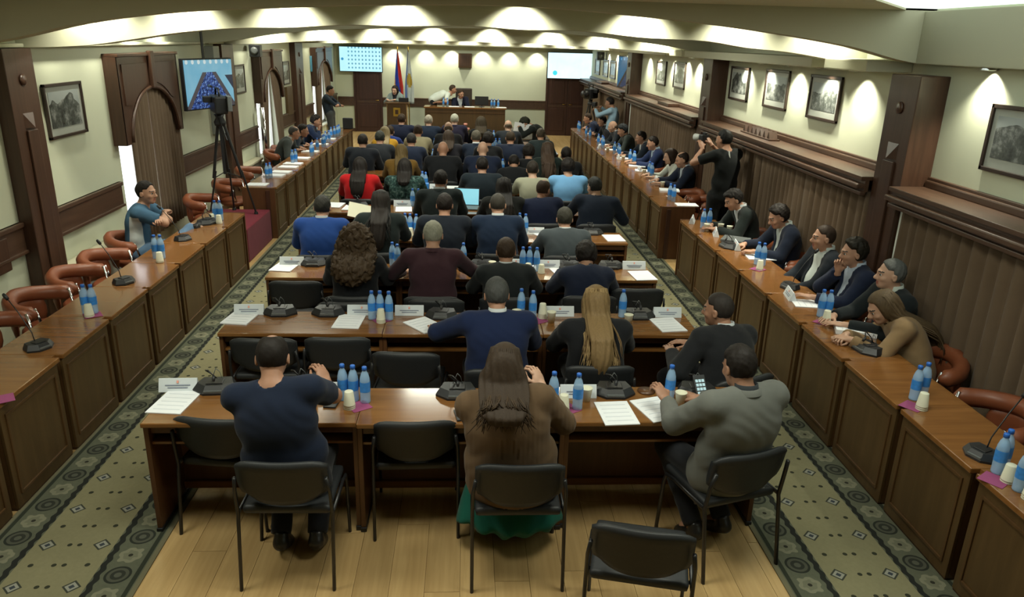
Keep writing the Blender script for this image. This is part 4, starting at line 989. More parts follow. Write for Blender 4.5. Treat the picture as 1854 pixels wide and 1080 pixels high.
# far left bench
seq = [(600, 250, 3), (612, 246, 2), (590, 258, 2), (585, 266, 2), (575, 272, 1), (564, 282, 2), (530, 296, 2), (484, 323, 2)]
for i, (u, v, k) in enumerate(seq):
    for j in range(k):
        q = P(u+j*6, v-j*1.5); bottle('%s small blue-capped water bottle of the %s cluster from the far end, left bench' % (('left', 'middle', 'right')[j] if k > 1 else 'single', ORD[i]), (min(q[0], -2.88), q[1], ZT), 'water bottles on the far left bench', True)
for k, (u, v) in enumerate(((604, 252), (594, 262), (578, 275), (556, 287), (540, 297), (525, 303), (512, 312), (497, 318))):
    q = P(u, v); paper('white sheets on the far left bench, %s pile from the far end' % ORD[k], (min(q[0], -3.0), q[1], ZT), R_(85), 6, False, 'papers on the far left bench', 1, True)
paper('white sheet at the near end of the far left bench', P(466, 334), R_(88), 3, grp='papers on the far left bench')
o = MB().box((-.12, -.05, 0), (.12, .05, .26), .02).build('black_bag', M_BLACKP, None, False, P(648, 221, .75)); tag(o, 'black upright bag at the far end of the left bench', 'bag')
bottle('single water bottle standing beside the black bag at the far end', P(655, 224), 'water bottles on the far left bench', True); bottle('single water bottle at the far end of the right bench', P(1031, 236), 'water bottles on the far right bench', True)

# head table, lectern, flags, tripod ------------------------------------------------
hy = 22.5
a = by(769, 193, hy); b_ = by(915, 196, hy); hz = (a[2]+b_[2])/2
t = thing('head_table', 'long brown wooden head table on the platform at the far wall', 'desk', (0, 0, 0)); xa, xb = a[0], b_[0]
MB().box((xa-.03, hy-.03, hz-.04), (xb+.03, hy+.60, hz), .01).build('desktop', M_DESK, t); MB().box((xa, hy, dz), (xb, hy+.03, hz-.04), .004).build('front_panel', M_BPAN2, t)
for xx in (xa, xb-.03): MB().box((xx, hy+.03, dz), (xx+.03, hy+.58, hz-.04), .004).build('side_panel', M_BPAN, t)
MB().box((xa+.02, hy-.012, hz-.16), (xb-.02, hy, hz-.12), .004).build('panel_moulding', M_BPAN, t)
def HT(u, dy=.3): return (by(u, 190, hy+dy)[0], hy+dy, hz)
for k, u in enumerate((803, 810)): bottle('%s water bottle left of the chairman on the head table' % ('left', 'right')[k], HT(u), 'bottles on the head table', True)
for k, u in enumerate((890, 895, 902)): bottle('%s water bottle at the right end of the head table' % ('left', 'middle', 'right')[k], HT(u), 'bottles on the head table', True)
for k, u in enumerate((822, 850, 908)): paper('%s of the white papers on the head table' % ('left', 'middle', 'right')[k], HT(u, .2), PI/2, 3, False, 'papers on the head table', 1, True)
t = thing('monitor', 'black monitor seen from behind on the head table', 'monitor', HT(872, .35)); MB().box((-.20, -.02, .05), (.20, .03, .30), .01).build('monitor_shell', M_BLACKP, t); MB().lathe([(0, 0), (.09, 0), (.08, .012), (.02, .02), (.02, .06)], 14, caps=False).build('monitor_stand', M_BLACKP, t)
p = by(719, 228, 22.1)
t = thing('lectern', 'light brown wooden lectern with a brass emblem on the platform', 'lectern', (p[0], 22.1, dz)); lz = by(719, 183, 22.1)[2]-dz
MB().prism([(-.30, 0), (.30, 0), (.26, lz-.08), (-.26, lz-.08)], 0, .03, 'y').build('front_panel', M_BPAN2, t)
for s in (-1, 1): MB().box((s*.27-.015, .03, 0), (s*.27+.015, .42, lz-.08), .004).build('side_panel', M_PLANK, t)
MB().box((-.34, -.04, lz-.08), (.34, .46, lz-.04), .008).build('top_board', M_BPAN, t); MB().box((-.10, -.012, lz-.42), (.10, 0, lz-.18), .008).build('emblem_plaque', M_GOLD, t); MB().box((-.045, -.018, lz-.36), (.045, -.012, lz-.24), .006).build('emblem_shield', M_DARKW, t)
o = MB().box((-.14, -.05, 0), (.14, .05, .12), .01).build('lectern_microphone', M_BLACKP, None, False, (p[0]+.18, 22.35, dz+lz-.04)); tag(o, 'dark microphone box on the lectern', 'microphone')
def flag(lb, u, cols, pattern=None):
    q = by(u, 200, 23.9)
    t = thing('standing_flag', lb, 'flag', (q[0], 23.9, dz))
    MB().tube([(0, 0, 0), (0, 0, 2.30)], .016, 8).build('flag_pole', M_GOLD, t, True); MB().lathe([(0, 0), (.16, 0), (.15, .03), (.03, .05), (.0, .06)], 16, caps=False).build('pole_base', M_DARKW, t); MB().lathe([(0, 2.30), (.022, 2.31), (.012, 2.38), (0, 2.42)], 8, caps=False).build('finial', M_GOLD, t)
    nz, nx = 22, 24; V, Fs, mi = [], [], []
    for j in range(nz+1):
        z = 2.28-j/nz*1.55; f = j/nz; wd = .05+.22*min(1, f*1.5)
        for i in range(nx+1):
            s = i/nx; V.append((wd*(s-.42), -.02-.035*math.sin(s*15+f*2)*(.3+f), z-.10*s*(1-f)))
    for j in range(nz):
        for i in range(nx):
            Fs.append((j*(nx+1)+i, (j+1)*(nx+1)+i, (j+1)*(nx+1)+i+1, j*(nx+1)+i+1)); s = i/nx+.0; f = j/nz
            g = s*1.0-(f-.5)*.55
            mi.append((0 if g > .50 else 1 if g > .02 else 2) if pattern is None else (1 if (s-.5)**2*4+(f-.52)**2*30 < .5 else 2 if s < .18 else 0))
    o = pydata('flag_cloth', V, Fs, cols, t, True, mi=mi); md = o.modifiers.new('thick', 'SOLIDIFY'); md.thickness = .006
flag('red, blue and orange flag hanging on a pole behind the lectern', 722, [cloth('flag_red', (.42, .03, .02)), cloth('flag_blue', (.02, .05, .32)), cloth('flag_orange', (.50, .22, .02))])
flag('white flag with a yellow emblem hanging beside the tricolour flag', 741, [cloth('flag_white', (.46, .50, .48)), cloth('flag_yellow', (.38, .27, .05)), cloth('flag_blue2', (.10, .16, .35))], 1)

def tripod_camera(lb, feet, top, yaw, big=1.0, H=None):
    """feet: list of ground points; top: head point."""
    tx, ty, tz = top; bz0 = feet[0][2]; t = thing('camera_tripod', lb+' camera tripod', 'tripod', (tx, ty, bz0))
    for f in feet:
        d = Vector((f[0]-tx, f[1]-ty, 0)); h = tz-bz0
        lg = MB().tube([(d.x*.12, d.y*.12, h-.12), (d.x*.62, d.y*.62, h*.38)], .020, 6).tube([(d.x*.55+.02, d.y*.55, h*.45), (d.x, d.y, .02)], .013, 6).build('leg', M_BLACKM, t)
        MB().lathe([(0, 0), (.03, 0), (.025, .03), (0, .035)], 8, (d.x, d.y, 0), caps=False).build('rubber_foot', M_BLACKP, lg)
    h = tz-bz0
    MB().tube([(0, 0, h*.42), (0, 0, h-.02)], .022, 8).build('centre_column', M_BLACKM, t); MB().lathe([(0, h-.16), (.07, h-.15), (.08, h-.10), (.05, h-.04), (.07, h), (0, h)], 12, caps=False).build('fluid_head', M_BLACKP, t, True)
    MB().tube([(0, -.05, h-.05), (.18, -.35, h-.30)], .010, 6).build('pan_handle', M_BLACKM, t)
    mb = MB()
    for i in range(len(feet)):
        a, b_ = feet[i], feet[(i+1) % len(feet)]; mb.tube([((a[0]-tx)*.6, (a[1]-ty)*.6, h*.38), (0, 0, h*.44)], .007, 5)
    mb.build('spreader', M_BLACKM, t)
    c = thing('video_camera', lb+' video camera', 'camera', (tx, ty, tz+.002), yaw)
    MB().box((-.07*big, -.24*big, .02), (.07*big, .20*big, .21*big), .02).build('camera_body', M_BLACKP, c); MB().tube([(0, .18*big, .12*big), (0, .38*big, .12*big)], [.055*big, .07*big], 14).build('lens', M_BLACKM, c, True)
    MB().tube([(0, -.16, .21*big), (0, -.12, .29*big), (0, .12, .29*big), (0, .17, .21*big)], .014, 8).build('carry_handle', M_BLACKP, c, True); MB().box((-.16*big, -.02, .13*big), (-.07*big, .10, .20*big), .01).build('viewfinder', M_BLACKP, c)
    MB().box((.06*big, -.30*big, .05*big), (.11*big, -.12*big, .22*big), .012).build('battery_pack', M_BUTTON, c); MB().tube([(-.05, .15, .30*big), (-.05, .36, .30*big)], .018, 8).build('shotgun_microphone', M_BLACKM, c)
    return t
# red cloth covered box with the tripod on it
f1 = bz(378, 391, .452); f2 = bz(455, 386, .452); tp = bx(402, 215, (f1[0]+f2[0])/2)
o = MB().box((f1[0]-.12, 9.70, 0), (-2.86, 10.93, .45), .02).build('cloth_covered_box', M_RED); tag(o, 'burgundy cloth covered box between the left bench runs', 'box')
tripod_camera('tall black left side', [(f1[0]+.02, 10.45, .452), (-2.98, 10.62, .452), (-3.35, 10.85, .452), ], (-3.32, 10.5, bx(402, 205, -3.32)[2]), R_(25), 1.15)
ty = 20.9; tx = by(1068, 200, ty)[0]; tzz = by(1068, 180, ty)[2]
tripod_camera('black far right corner', [(tx-.35, ty-.2, .0005), (tx+.35, ty-.15, .0005), (tx, ty+.4, .0005)], (tx, ty, tzz), R_(150), 1.35)
# ================================================================== PEOPLE
# Bodies are smooth implicit surfaces (tapered capsules, ellipsoids) meshed by surface nets.
class Grid:
    def __init__(s, lo, hi, r):
        s.lo = np.array(lo, dtype=np.float32); s.r = r; s.n = np.maximum(4, np.ceil((np.array(hi)-s.lo)/r).astype(int)+1)
        ax = [s.lo[i]+r*np.arange(s.n[i], dtype=np.float32) for i in range(3)]
        s.X = ax[0][:, None, None]; s.Y = ax[1][None, :, None]; s.Z = ax[2][None, None, :]
        s.d = np.full(tuple(s.n), 1.0, dtype=np.float32)
    def un(s, d, k=.03):
        if k <= 0: s.d = np.minimum(s.d, d); return s
        h = np.clip(.5+.5*(s.d-d)/k, 0, 1); s.d = s.d*(1-h)+d*h-k*h*(1-h); return s
    def sub(s, d, k=0):
        if k <= 0: s.d = np.maximum(s.d, -d); return s
        h = np.clip(.5-.5*(s.d+d)/k, 0, 1); s.d = s.d*(1-h)-d*h+k*h*(1-h); return s
    def cap(s, a, b, ra, rb=None, flat=None):
        rb = ra if rb is None else rb; a = np.array(a, dtype=np.float32); ab = np.array(b, dtype=np.float32)-a; L = float(ab@ab)+1e-9
        px, py, pz = s.X-a[0], s.Y-a[1], s.Z-a[2]; t0 = (px*ab[0]+py*ab[1]+pz*ab[2])/L; t = np.clip(t0, 0, 1)
        d = np.sqrt((px-t*ab[0])**2+(py-t*ab[1])**2+(pz-t*ab[2])**2)-(ra+(rb-ra)*t)
        if flat: d = np.maximum(d, (t0-1)*math.sqrt(L))
        return d
    def ell(s, c, r, R=None):
        px, py, pz = s.X-c[0], s.Y-c[1], s.Z-c[2]
        if R is not None:
            a = R[0][0]*px+R[0][1]*py+R[0][2]*pz; b = R[1][0]*px+R[1][1]*py+R[1][2]*pz; e = R[2][0]*px+R[2][1]*py+R[2][2]*pz
        else: a, b, e = px, py, pz
        k0 = np.sqrt((a/r[0])**2+(b/r[1])**2+(e/r[2])**2)+1e-6; k1 = np.sqrt((a/r[0]**2)**2+(b/r[1]**2)**2+(e/r[2]**2)**2)+1e-6
        return k0*(k0-1)/k1
    def mesh(s):
        d = s.d; d[0] = d[-1] = 1; d[:, 0] = d[:, -1] = 1; d[:, :, 0] = d[:, :, -1] = 1
        ins = d < 0; nx, ny, nz = d.shape
        cnt = sum(ins[i:nx-1+i, j:ny-1+j, k:nz-1+k].astype(np.int8) for i in (0, 1) for j in (0, 1) for k in (0, 1))
        act = (cnt > 0) & (cnt < 8); idx = np.full(act.shape, -1, dtype=np.int32); ci = np.argwhere(act); idx[act] = np.arange(len(ci))
        acc = np.zeros((len(ci), 3), dtype=np.float32); w_ = np.zeros(len(ci), dtype=np.float32)
        for ax in range(3):
            o1, o2 = [a for a in range(3) if a != ax]
            for i in (0, 1):
                for j in (0, 1):
                    off = np.zeros(3, dtype=int); off[o1] = i; off[o2] = j; p = ci+off; q = p.copy(); q[:, ax] += 1
                    a = d[p[:, 0], p[:, 1], p[:, 2]]; b = d[q[:, 0], q[:, 1], q[:, 2]]; m_ = (a < 0) != (b < 0)
                    t = np.where(m_, a/np.where(m_, a-b, 1), 0); pos = off[None, :].repeat(len(ci), 0).astype(np.float32); pos[:, ax] += t
                    acc += pos*m_[:, None]; w_ += m_
        V = (ci+acc/w_[:, None])*s.r+s.lo; Q = []
        for ax in range(3):
            o1, o2 = [(1, 2), (2, 0), (0, 1)][ax]
            sl0 = [slice(1, -1)]*3; sl0[ax] = slice(0, d.shape[ax]-1); sl1 = list(sl0); sl1[ax] = slice(1, d.shape[ax])
            a = ins[tuple(sl0)]; b = ins[tuple(sl1)]; e = np.argwhere(a != b); sgn = a[a != b]
            off = np.array([1, 1, 1]); off[ax] = 0; e = e+off
            def g(u, v):
                q = e.copy(); q[:, o1] += u; q[:, o2] += v; return idx[q[:, 0], q[:, 1], q[:, 2]]
            f = np.stack([g(-1, -1), g(0, -1), g(0, 0), g(-1, 0)], 1); f[~sgn] = f[~sgn][:, ::-1]; Q.append(f)
        Q = np.concatenate(Q); return V.astype(np.float32), Q[(Q >= 0).all(1)]

def rotm(yaw=0, pitch=0, roll=0): return np.array(Matrix.Rotation(yaw, 3, 'Z') @ Matrix.Rotation(pitch, 3, 'X') @ Matrix.Rotation(roll, 3, 'Y'))
# --- head: origin at skull centre, face towards +y
def head_grid(res):
    g = Grid((-.11, -.12, -.20), (.11, .14, .14), res)
    g.d = g.ell((0, -.012, .020), (.077, .097, .098))
    g.un(g.ell((0, .030, -.045), (.058, .062, .072)), .04); g.un(g.ell((0, .062, -.092), (.030, .026, .024)), .03)
    g.un(g.cap((0, -.02, -.04), (0, -.045, -.20), .052, .056), .03)
    g.un(g.ell((0, .080, .018), (.050, .018, .014)), .02)                       # brow
    g.un(g.cap((0, .090, .005), (0, .112, -.030), .009, .014), .012); g.un(g.ell((0, .098, -.038), (.020, .014, .010)), .01)
    for s in (-1, 1):
        g.un(g.ell((s*.040, .062, -.030), (.022, .020, .018)), .02)              # cheek
        g.sub(g.ell((s*.031, .094, .001), (.017, .012, .010)), .012)            # eye socket
        e = g.ell((s*.082, -.010, -.012), (.010, .020, .032)); e = np.maximum(e, -g.ell((s*.092, -.004, -.010), (.007, .010, .016))); g.un(e, .008)
    g.un(g.ell((0, .088, -.062), (.024, .010, .006)), .006); g.un(g.ell((0, .085, -.075), (.020, .010, .007)), .006)
    return g.mesh()
HEADS = {}
def head_mesh(res):
    if res in HEADS: return HEADS[res]
    V, Q = head_grid(res); C_ = V[Q].mean(1); mi = np.zeros(len(Q), dtype=np.int32)
    mi[(np.abs(C_[:, 0]) < .024) & (C_[:, 1] > .083) & (np.abs(C_[:, 2]+.068) < .012)] = 3
    mi[(np.abs(np.abs(C_[:, 0])-.032) < .022) & (C_[:, 1] > .066) & (np.abs(C_[:, 2]-.026) < .0042)] = 4
    # eyes as small balls
    ev, ef, em = [], [], []
    for s in (-1, 1):
        mb = MB(); n0 = 10
        prof = [(.0125*math.sin(PI*i/6), -.0125*math.cos(PI*i/6)) for i in range(7)]
        mb.lathe([(max(r, .0004), z) for r, z in prof], n0, (0, 0, 0), caps=False)
        for v in mb.v: ev.append((s*.031+v[0], .079+v[2], .001+v[1]))
        b = len(ev)-len(mb.v)
        for f in mb.f:
            ef.append([b+i for i in f]); zc = sum(mb.v[i][2] for i in f)/4; em.append(2 if zc > .0085 else 1)
    Q2 = np.array(ef, dtype=np.int32)+len(V); V = np.concatenate([V, np.array(ev, dtype=np.float32)]); Q = np.concatenate([Q, Q2]); mi = np.concatenate([mi, em])
    HEADS[res] = (V, Q, mi); return HEADS[res]
# --- hand: wrist at origin, fingers along +y, palm facing -z, thumb at -x (right hand)
def finger(g, base, L, r, curl, side=0, k=.004, lat=0):
    p = np.array(base, dtype=float); a = curl*.4; d = None
    for i, f in enumerate((.45, .32, .23)):
        q = p+L*f*np.array([math.sin(side), math.cos(a)*math.cos(side), -math.sin(a)]); g.un(g.cap(p, q, r*(1-.10*i), r*(1-.10*(i+1))), k); p = q; a += curl*(.9 if i == 0 else .8)
HANDS = {}
def hand_mesh(kind, res):
    if (kind, res) in HANDS: return HANDS[(kind, res)]
    g = Grid((-.09, -.05, -.10), (.07, .21, .04), res)
    curl = {'flat': .28, 'fist': 1.35, 'hold': .85}[kind]
    g.d = g.cap((0, -.045, 0), (0, .0, 0), .027, .025)
    g.un(g.ell((0, .045, -.002), (.040, .055, .015)), .02); g.un(g.ell((-.022, .030, -.008), (.020, .034, .014)), .015)
    for i, (x, L) in enumerate(((-.029, .074), (-.010, .084), (.010, .078), (.029, .062))):
        finger(g, (x, .088-.006*abs(i-1), -.001), L, .0085 if i < 3 else .0072, curl*(1+.05*i), side=(i-1.4)*.05)
    p0 = np.array((-.030, .020, -.006)); p1 = p0+np.array((-.030, .030, -.006)); p2 = p1+np.array((-.012 if kind == 'flat' else .006, .030, -.008 if kind == 'flat' else -.02)); p3 = p2+np.array((.002 if kind == 'flat' else .018, .024, -.006 if kind == 'flat' else -.010))
    g.un(g.cap(p0, p1, .013, .0105), .008); g.un(g.cap(p1, p2, .0105, .009), .004); g.un(g.cap(p2, p3, .009, .0075), .003)
    HANDS[(kind, res)] = g.mesh(); return HANDS[(kind, res)]
# --- hair caps in head space
HAIR = {}
def hair_mesh(style):
    if style in HAIR: return HAIR[style]
    r = .0085
    if style in ('short', 'buzz', 'bald', 'balding', 'thick', 'swept'):
        g = Grid((-.12, -.14, -.12), (.12, .14, .17), r); t = {'short': .010, 'buzz': .006, 'bald': .006, 'balding': .008, 'thick': .024, 'swept': .016}[style]
        o = 0*g.X+0*g.Y+0*g.Z
        c1 = np.maximum(g.Z-.088, -(g.Y-.046-.45*(g.Z-.05)))+o      # outside the face opening when positive
        c2 = np.maximum(g.Z-.045, -(g.Y-.005))+o; c3 = (g.Z+.070+.12*np.maximum(0, g.Y+.06))+o
        ed = np.minimum(np.minimum(c1, c2), c3); fade = np.clip(ed/.028, 0, 1); fade = fade*(2-fade)
        g.d = g.ell((0, -.012, .022), (.079, .099, .100))-(t-.002)*fade; g.d = np.maximum(g.d, -ed)
        for s in (-1, 1): g.sub(g.ell((s*.088, -.006, -.014), (.022, .022, .034)), .006)
        if style == 'bald': g.d = np.maximum(g.d, g.Z-.012-.25*np.maximum(0, -g.Y-.05)+0*g.X)
        if style == 'balding': g.sub(g.ell((0, .01, .13), (.050, .085, .045)), .01)
        if style == 'swept': g.un(g.ell((0, .045, .095), (.055, .05, .026)), .02)
        am = {'thick': .007, 'swept': .006, 'short': .0035}.get(style, .0018)
        g.d = g.d+am*np.sin(g.X*70+3*np.sin(g.Y*50))*np.sin(g.Y*60+2)*np.sin(g.Z*55)+am*.5*np.sin(g.X*190+g.Z*60)*np.sin(g.Z*120+g.Y*90)
    elif style in ('long', 'longwide', 'bob', 'mid'):
        bot = {'long': -.40, 'longwide': -.34, 'bob': -.17, 'mid': -.16}[style]; wd = {'long': .075, 'longwide': .105, 'bob': .085, 'mid': .135}[style]
        g = Grid((-.20, -.22, bot-.06), (.20, .14, .17), .0105)
        g.d = g.ell((0, -.014, .022), (.094, .112, .114)); g.un(g.cap((0, -.045, .02), (0, -.065, -.12), .085, .085), .03)
        b_ = g.ell((0, -.085, (bot-.02)/2), (wd, .048, abs(bot)/2+.06)); g.un(b_, .04)
        for s in (-1, 1): g.un(g.cap((s*.070, -.01, .0), (s*.085, -.02, max(bot*.55, -.20)), .026, .022), .03)
        op = np.maximum(-(g.Y-.035-.2*np.maximum(0, g.Z)), np.maximum(g.Z-.080, np.abs(g.X)-.078)); g.sub(op+0, .012)
        g.sub(np.maximum(-(g.Y-.060), g.Z-.068)+0*g.X, .01)
        g.d = g.d+.0045*np.sin(np.arctan2(g.X, -(g.Y-.05))*26+3*np.sin(g.Z*9))*np.clip((.12-g.Z)*6, 0, 1)
    elif style == 'curly':
        g = Grid((-.25, -.27, -.36), (.25, .20, .20), .0125)
        g.d = g.ell((0, -.02, .02), (.135, .135, .145)); g.un(g.ell((0, -.05, -.10), (.185, .13, .19)), .06); g.un(g.ell((0, -.06, -.20), (.165, .11, .12)), .05)
        op = np.maximum(-(g.Y-.035), np.maximum(g.Z-.085, np.abs(g.X)-.065)); g.sub(op, .02)
        g.d = g.d+.013*np.sin(g.X*62+4*np.sin(g.Z*31))*np.sin(g.Y*58+3*np.sin(g.X*28))*np.sin(g.Z*52+3*np.sin(g.Y*33))+.004*np.sin(g.X*150)*np.sin(g.Z*140+g.Y*90)
    V, Q = g.mesh(); HAIR[style] = (V, Q); return HAIR[style]
def locks(hd, Rh, seed, n, length, spread, r0, drape):
    """Long separate locks of hair falling from the crown down the back. drape(x, z) gives the back's y."""
    rr = random.Random(seed); mb = MB()
    for i in range(n):
        a = rr.uniform(-1.35, 1.35); lx = math.sin(a)*.085; pts = []
        top = np.array([lx*.35, -.03+.03*rr.random(), .118]); side = np.array([lx*1.12, -.012-.108*math.cos(a), .03]); nape = np.array([lx*1.05, -.05-.062*math.cos(a), -.09])
        for p in (top, (top+side)/2+np.array([lx*.15, -.03*math.cos(a), .028]), side, nape): q = Rh@p+hd; pts.append(tuple(q))
        L = length*rr.uniform(.45, 1.1); x0, y0, z0 = pts[-1]; sx = (lx*.35*spread+rr.uniform(-.04, .04)*spread)
        for k in range(1, 7):
            f = k/6; x = x0+sx*f*.9+.012*math.sin(f*6+i); z = z0-L*f; y = min(y0-.01, drape(x, z)-.012-.014*rr.random())
            y = y0*(1-min(1, f*2.2))+y*min(1, f*2.2); pts.append((x, y, z))
        rad = [r0*.8, r0, r0*1.1, r0*1.1]+[r0*(1.1-.95*k/6) for k in range(1, 7)]
        mb.tube(pts, rad, 5)
    return mb
def ik(S, T, a, b, hint):
    S, T, hint = np.array(S, float), np.array(T, float), np.array(hint, float); d = T-S; L = np.linalg.norm(d)
    if L > (a+b)*.985: T = S+d/L*(a+b)*.985; d = T-S; L = np.linalg.norm(d)
    x = (a*a-b*b+L*L)/(2*L); h = math.sqrt(max(0, a*a-x*x)); u = d/L; n_ = hint-u*(hint@u); n_ /= (np.linalg.norm(n_)+1e-9)
    return S+u*x+n_*h, T
shoe_g = None
def shoe_mesh():
    global shoe_g
    if shoe_g is None:
        g = Grid((-.07, -.11, -.01), (.07, .24, .13), .011)
        g.d = g.cap((0, -.04, .04), (0, .15, .032), .040, .036); g.un(g.ell((0, .06, .045), (.044, .12, .040)), .03); g.un(g.cap((0, -.035, .05), (0, -.035, .11), .042, .042, True), .02)
        g.d = np.maximum(g.d, -(g.Z-.0)+0*g.X+0*g.Y); V, Q = g.mesh()
        shoe_g = (V, Q)
    return shoe_g
PN = [0]
def shift(V, R, t): return (V@np.array(R).T.astype(np.float32)+np.array(t, dtype=np.float32)).astype(np.float32)
def person(lb, hip, rz, head, top='suit', col=(.02, .025, .035), hair='short', hcol=(.02, .014, .010), tone='a', hyaw=0, hpitch=-.25, arms='desk', w=1.0, female=False,
           stand=False, pants=(.012, .013, .016), collar=None, vneck=False, fine=None, lw=None, rw=None, hints=None, hk='flat', legs='sit', skirt=None, group=None, lockargs=None, torso_r=1.0, sleeve='long', bulge=.05, seat=.0, broad=1.0, hand_dir=None, belly=1.07, ribs=False, pattern=None, extra=None, hscale=1.0, shoes=True, scale=1.0):
    """hip: world xy of the hips; head: world xyz of the skull centre."""
    PN[0] += 1
    dist = math.hypot(head[0], head[1]); res = fine or (.0155 if dist < 6.2 else .019 if dist < 9 else .024 if dist < 14 else .028)
    t = thing('person', lb, 'person', (hip[0], hip[1], 0), rz, group); sc_ = scale
    c, s_ = math.cos(-rz), math.sin(-rz); dx, dy = head[0]-hip[0], head[1]-hip[1]
    hd = np.array([c*dx-s_*dy, s_*dx+c*dy, head[2]])
    W_ = (.90 if female else 1.0)*w*1.10
    Pz = (.93*scale if stand else .555)+seat; Pv = np.array([0, 0, Pz])
    Rh = rotm(hyaw, hpitch)
    Nb = hd+Rh@np.array([0, -.045, -.115])+np.array([0, -.012, -.020])                 # base of the neck
    up = Nb-Pv; upn = up/np.linalg.norm(up); back = np.array([0, -1, 0.])
    Ch = Pv+up*.66+back*bulge; Be = Pv+up*.30+back*bulge*.7
    pitch = math.atan2(-(Nb[1]-Ch[1]), Nb[2]-Ch[2]); roll_ = math.atan2(up[0], up[2])
    Rt = np.array(Matrix.Rotation(roll_, 3, 'Y') @ Matrix.Rotation(pitch*.7, 3, 'X')).T
    shd = up/np.linalg.norm(up); lat = np.array([1, 0, 0])-shd*shd[0]; lat /= np.linalg.norm(lat)
    Sh = [Nb-shd*.055+lat*s*.165*W_*broad+back*.0 for s in (-1, 1)]
    if arms == 'desk':
        L_, R__ = np.array([-.17, .42, .80]), np.array([.17, .42, .80])
    elif arms == 'lap': L_, R__ = np.array([-.10, .28, .66]), np.array([.10, .28, .66])
    elif arms == 'down': L_, R__ = Sh[0]+np.array([-.06, .03, -.52]), Sh[1]+np.array([.06, .03, -.52])
    else: L_, R__ = np.array([-.17, .42, .80]), np.array([.17, .42, .80])
    if arms == 'chin':
        R__ = hd+Rh@np.array([.035, .105, -.185]); hand_dir = [None, (-.15, .12, .9)]; hints = [(-.7, -.3, -.8), (.55, .5, -.9)]; hk = ('flat', 'fist')
        L_ = np.array([-.12, .32, .80])
    if lw is not None: L_ = np.array(lw, float)
    if rw is not None: R__ = np.array(rw, float)
    hints = hints or [(-.7, -.3, -.8), (.7, -.3, -.8)]
    AL = .285*(1 if not female else .93)*scale**.5; FL = .255*(1 if not female else .93)*scale**.5; EW = [ik(Sh[i], (L_, R__)[i], AL, FL, hints[i]) for i in (0, 1)]
    hipj = [np.array([s*.09*W_, .0, Pz-.02]) for s in (-1, 1)]
    if legs == 'stand' or stand:
        kn = [np.array([s*.10, .03, Pz*.53]) for s in (-1, 1)]; an = [np.array([s*.12, -.01, .085]) for s in (-1, 1)]
    elif legs == 'back':   # feet drawn back under the seat
        kn = [np.array([s*.12, .40, .50]) for s in (-1, 1)]; an = [np.array([s*.10, .05, .10]) for s in (-1, 1)]
    elif legs == 'cross':
        kn = [np.array([-.12, .43, .51]), np.array([.16, .40, .66])]; an = [np.array([-.12, .42, .09]), np.array([-.22, .52, .76])]
    else:
        kn = [np.array([s*.13, .42, .51]) for s in (-1, 1)]; an = [np.array([s*.13, .38, .09]) for s in (-1, 1)]
    allp = np.array([Pv, Nb, Ch]+Sh+[e for p in EW for e in p]+hipj+kn+an); lo, hi = allp.min(0)-.22, allp.max(0)+.22
    def torso(g, e, k=.05):
        b = .0
        g.d = g.ell(Ch+np.array([0, .0, 0]), ((.165*W_+e)*torso_r, (.108+e)*torso_r, .19+e), Rt)
        g.un(g.ell(Be, ((.158*W_+e)*torso_r*belly, (.108+e)*torso_r*belly, .17+e), Rt), k)
        g.un(g.ell(Pv+np.array([0, -.02, 0]), (.172*W_+e, .125+e, .12+e)), k)
        g.un(g.cap(Sh[0], Sh[1], .060+e*.8), k); g.un(g.cap(Nb-shd*.02, Sh[0]+(Nb-Sh[0])*.25, .052+e*.5, .050+e*.5), .03); g.un(g.cap(Nb-shd*.02, Sh[1]+(Nb-Sh[1])*.25, .052+e*.5, .050+e*.5), .03)
    def armsf(g, e, k=.03, end=1.0, flat=True):
        for (E_, W__), S in zip(EW, Sh):
            g.un(g.cap(S, E_, .050*W_+e, .040*W_+e), k)
            if end <= .0: continue
            q = E_+(W__-E_)*end; g.un(g.cap(E_, q, .040*W_+e, (.040*W_*(1-end)+.029*end)+e, flat), .02)
    # body --------------------------------------------------------------
    rb = max(res, .020) if dist > 6.2 else res
    g = Grid(lo, hi, rb); torso(g, -.012); 
    for (E_, W__), S in zip(EW, Sh):
        g.un(g.cap(S, E_, .047*W_, .037*W_), .03); g.un(g.cap(E_, W__, .037*W_, .026), .02)
    g.un(g.cap(Nb-shd*.03, hd+Rh@np.array([0, -.03, -.07]), .056*W_**.5, .053), .025)
    for i in (0, 1):
        g.un(g.cap(hipj[i], kn[i], .082, .055), .04); g.un(g.cap(kn[i], an[i], .055, .036), .03); g.un(g.cap(an[i], an[i]+np.array([0, .12, -.04]), .036, .03), .02)
    V, Q = g.mesh(); mi = np.zeros(len(Q), dtype=np.int32); parts = [(V, Q, mi)]
    hr = .0075 if dist < 10 else .011
    HV, HQ, HM = head_mesh(hr); parts.append((shift(HV*hscale, Rh, hd), HQ, HM))
    hres = .0042 if dist < 7.5 else .0065
    for i, (E_, W__) in enumerate(EW):
        V2, Q2 = hand_mesh(hk if isinstance(hk, str) else hk[i], hres); V2 = V2.copy()
        if i == 0: V2[:, 0] *= -1; Q2 = Q2[:, ::-1]
        d = np.array(hand_dir[i] if hand_dir and hand_dir[i] is not None else (W__-E_), float)
        if not (hand_dir and hand_dir[i] is not None) and arms == 'desk': d[2] = 0
        d /= np.linalg.norm(d); z = np.array([0, 0, 1.])-d*d[2]
        if np.linalg.norm(z) < .2: z = np.array([0, -1, 0.])-d*(-d[1])
        z /= np.linalg.norm(z); x = np.cross(d, z); Rm_ = np.stack([x, d, z], 1); parts.append((shift(V2, Rm_, W__+d*.02), Q2, np.zeros(len(Q2), dtype=np.int32)))
    off = 0; VV, QQ, MM = [], [], []
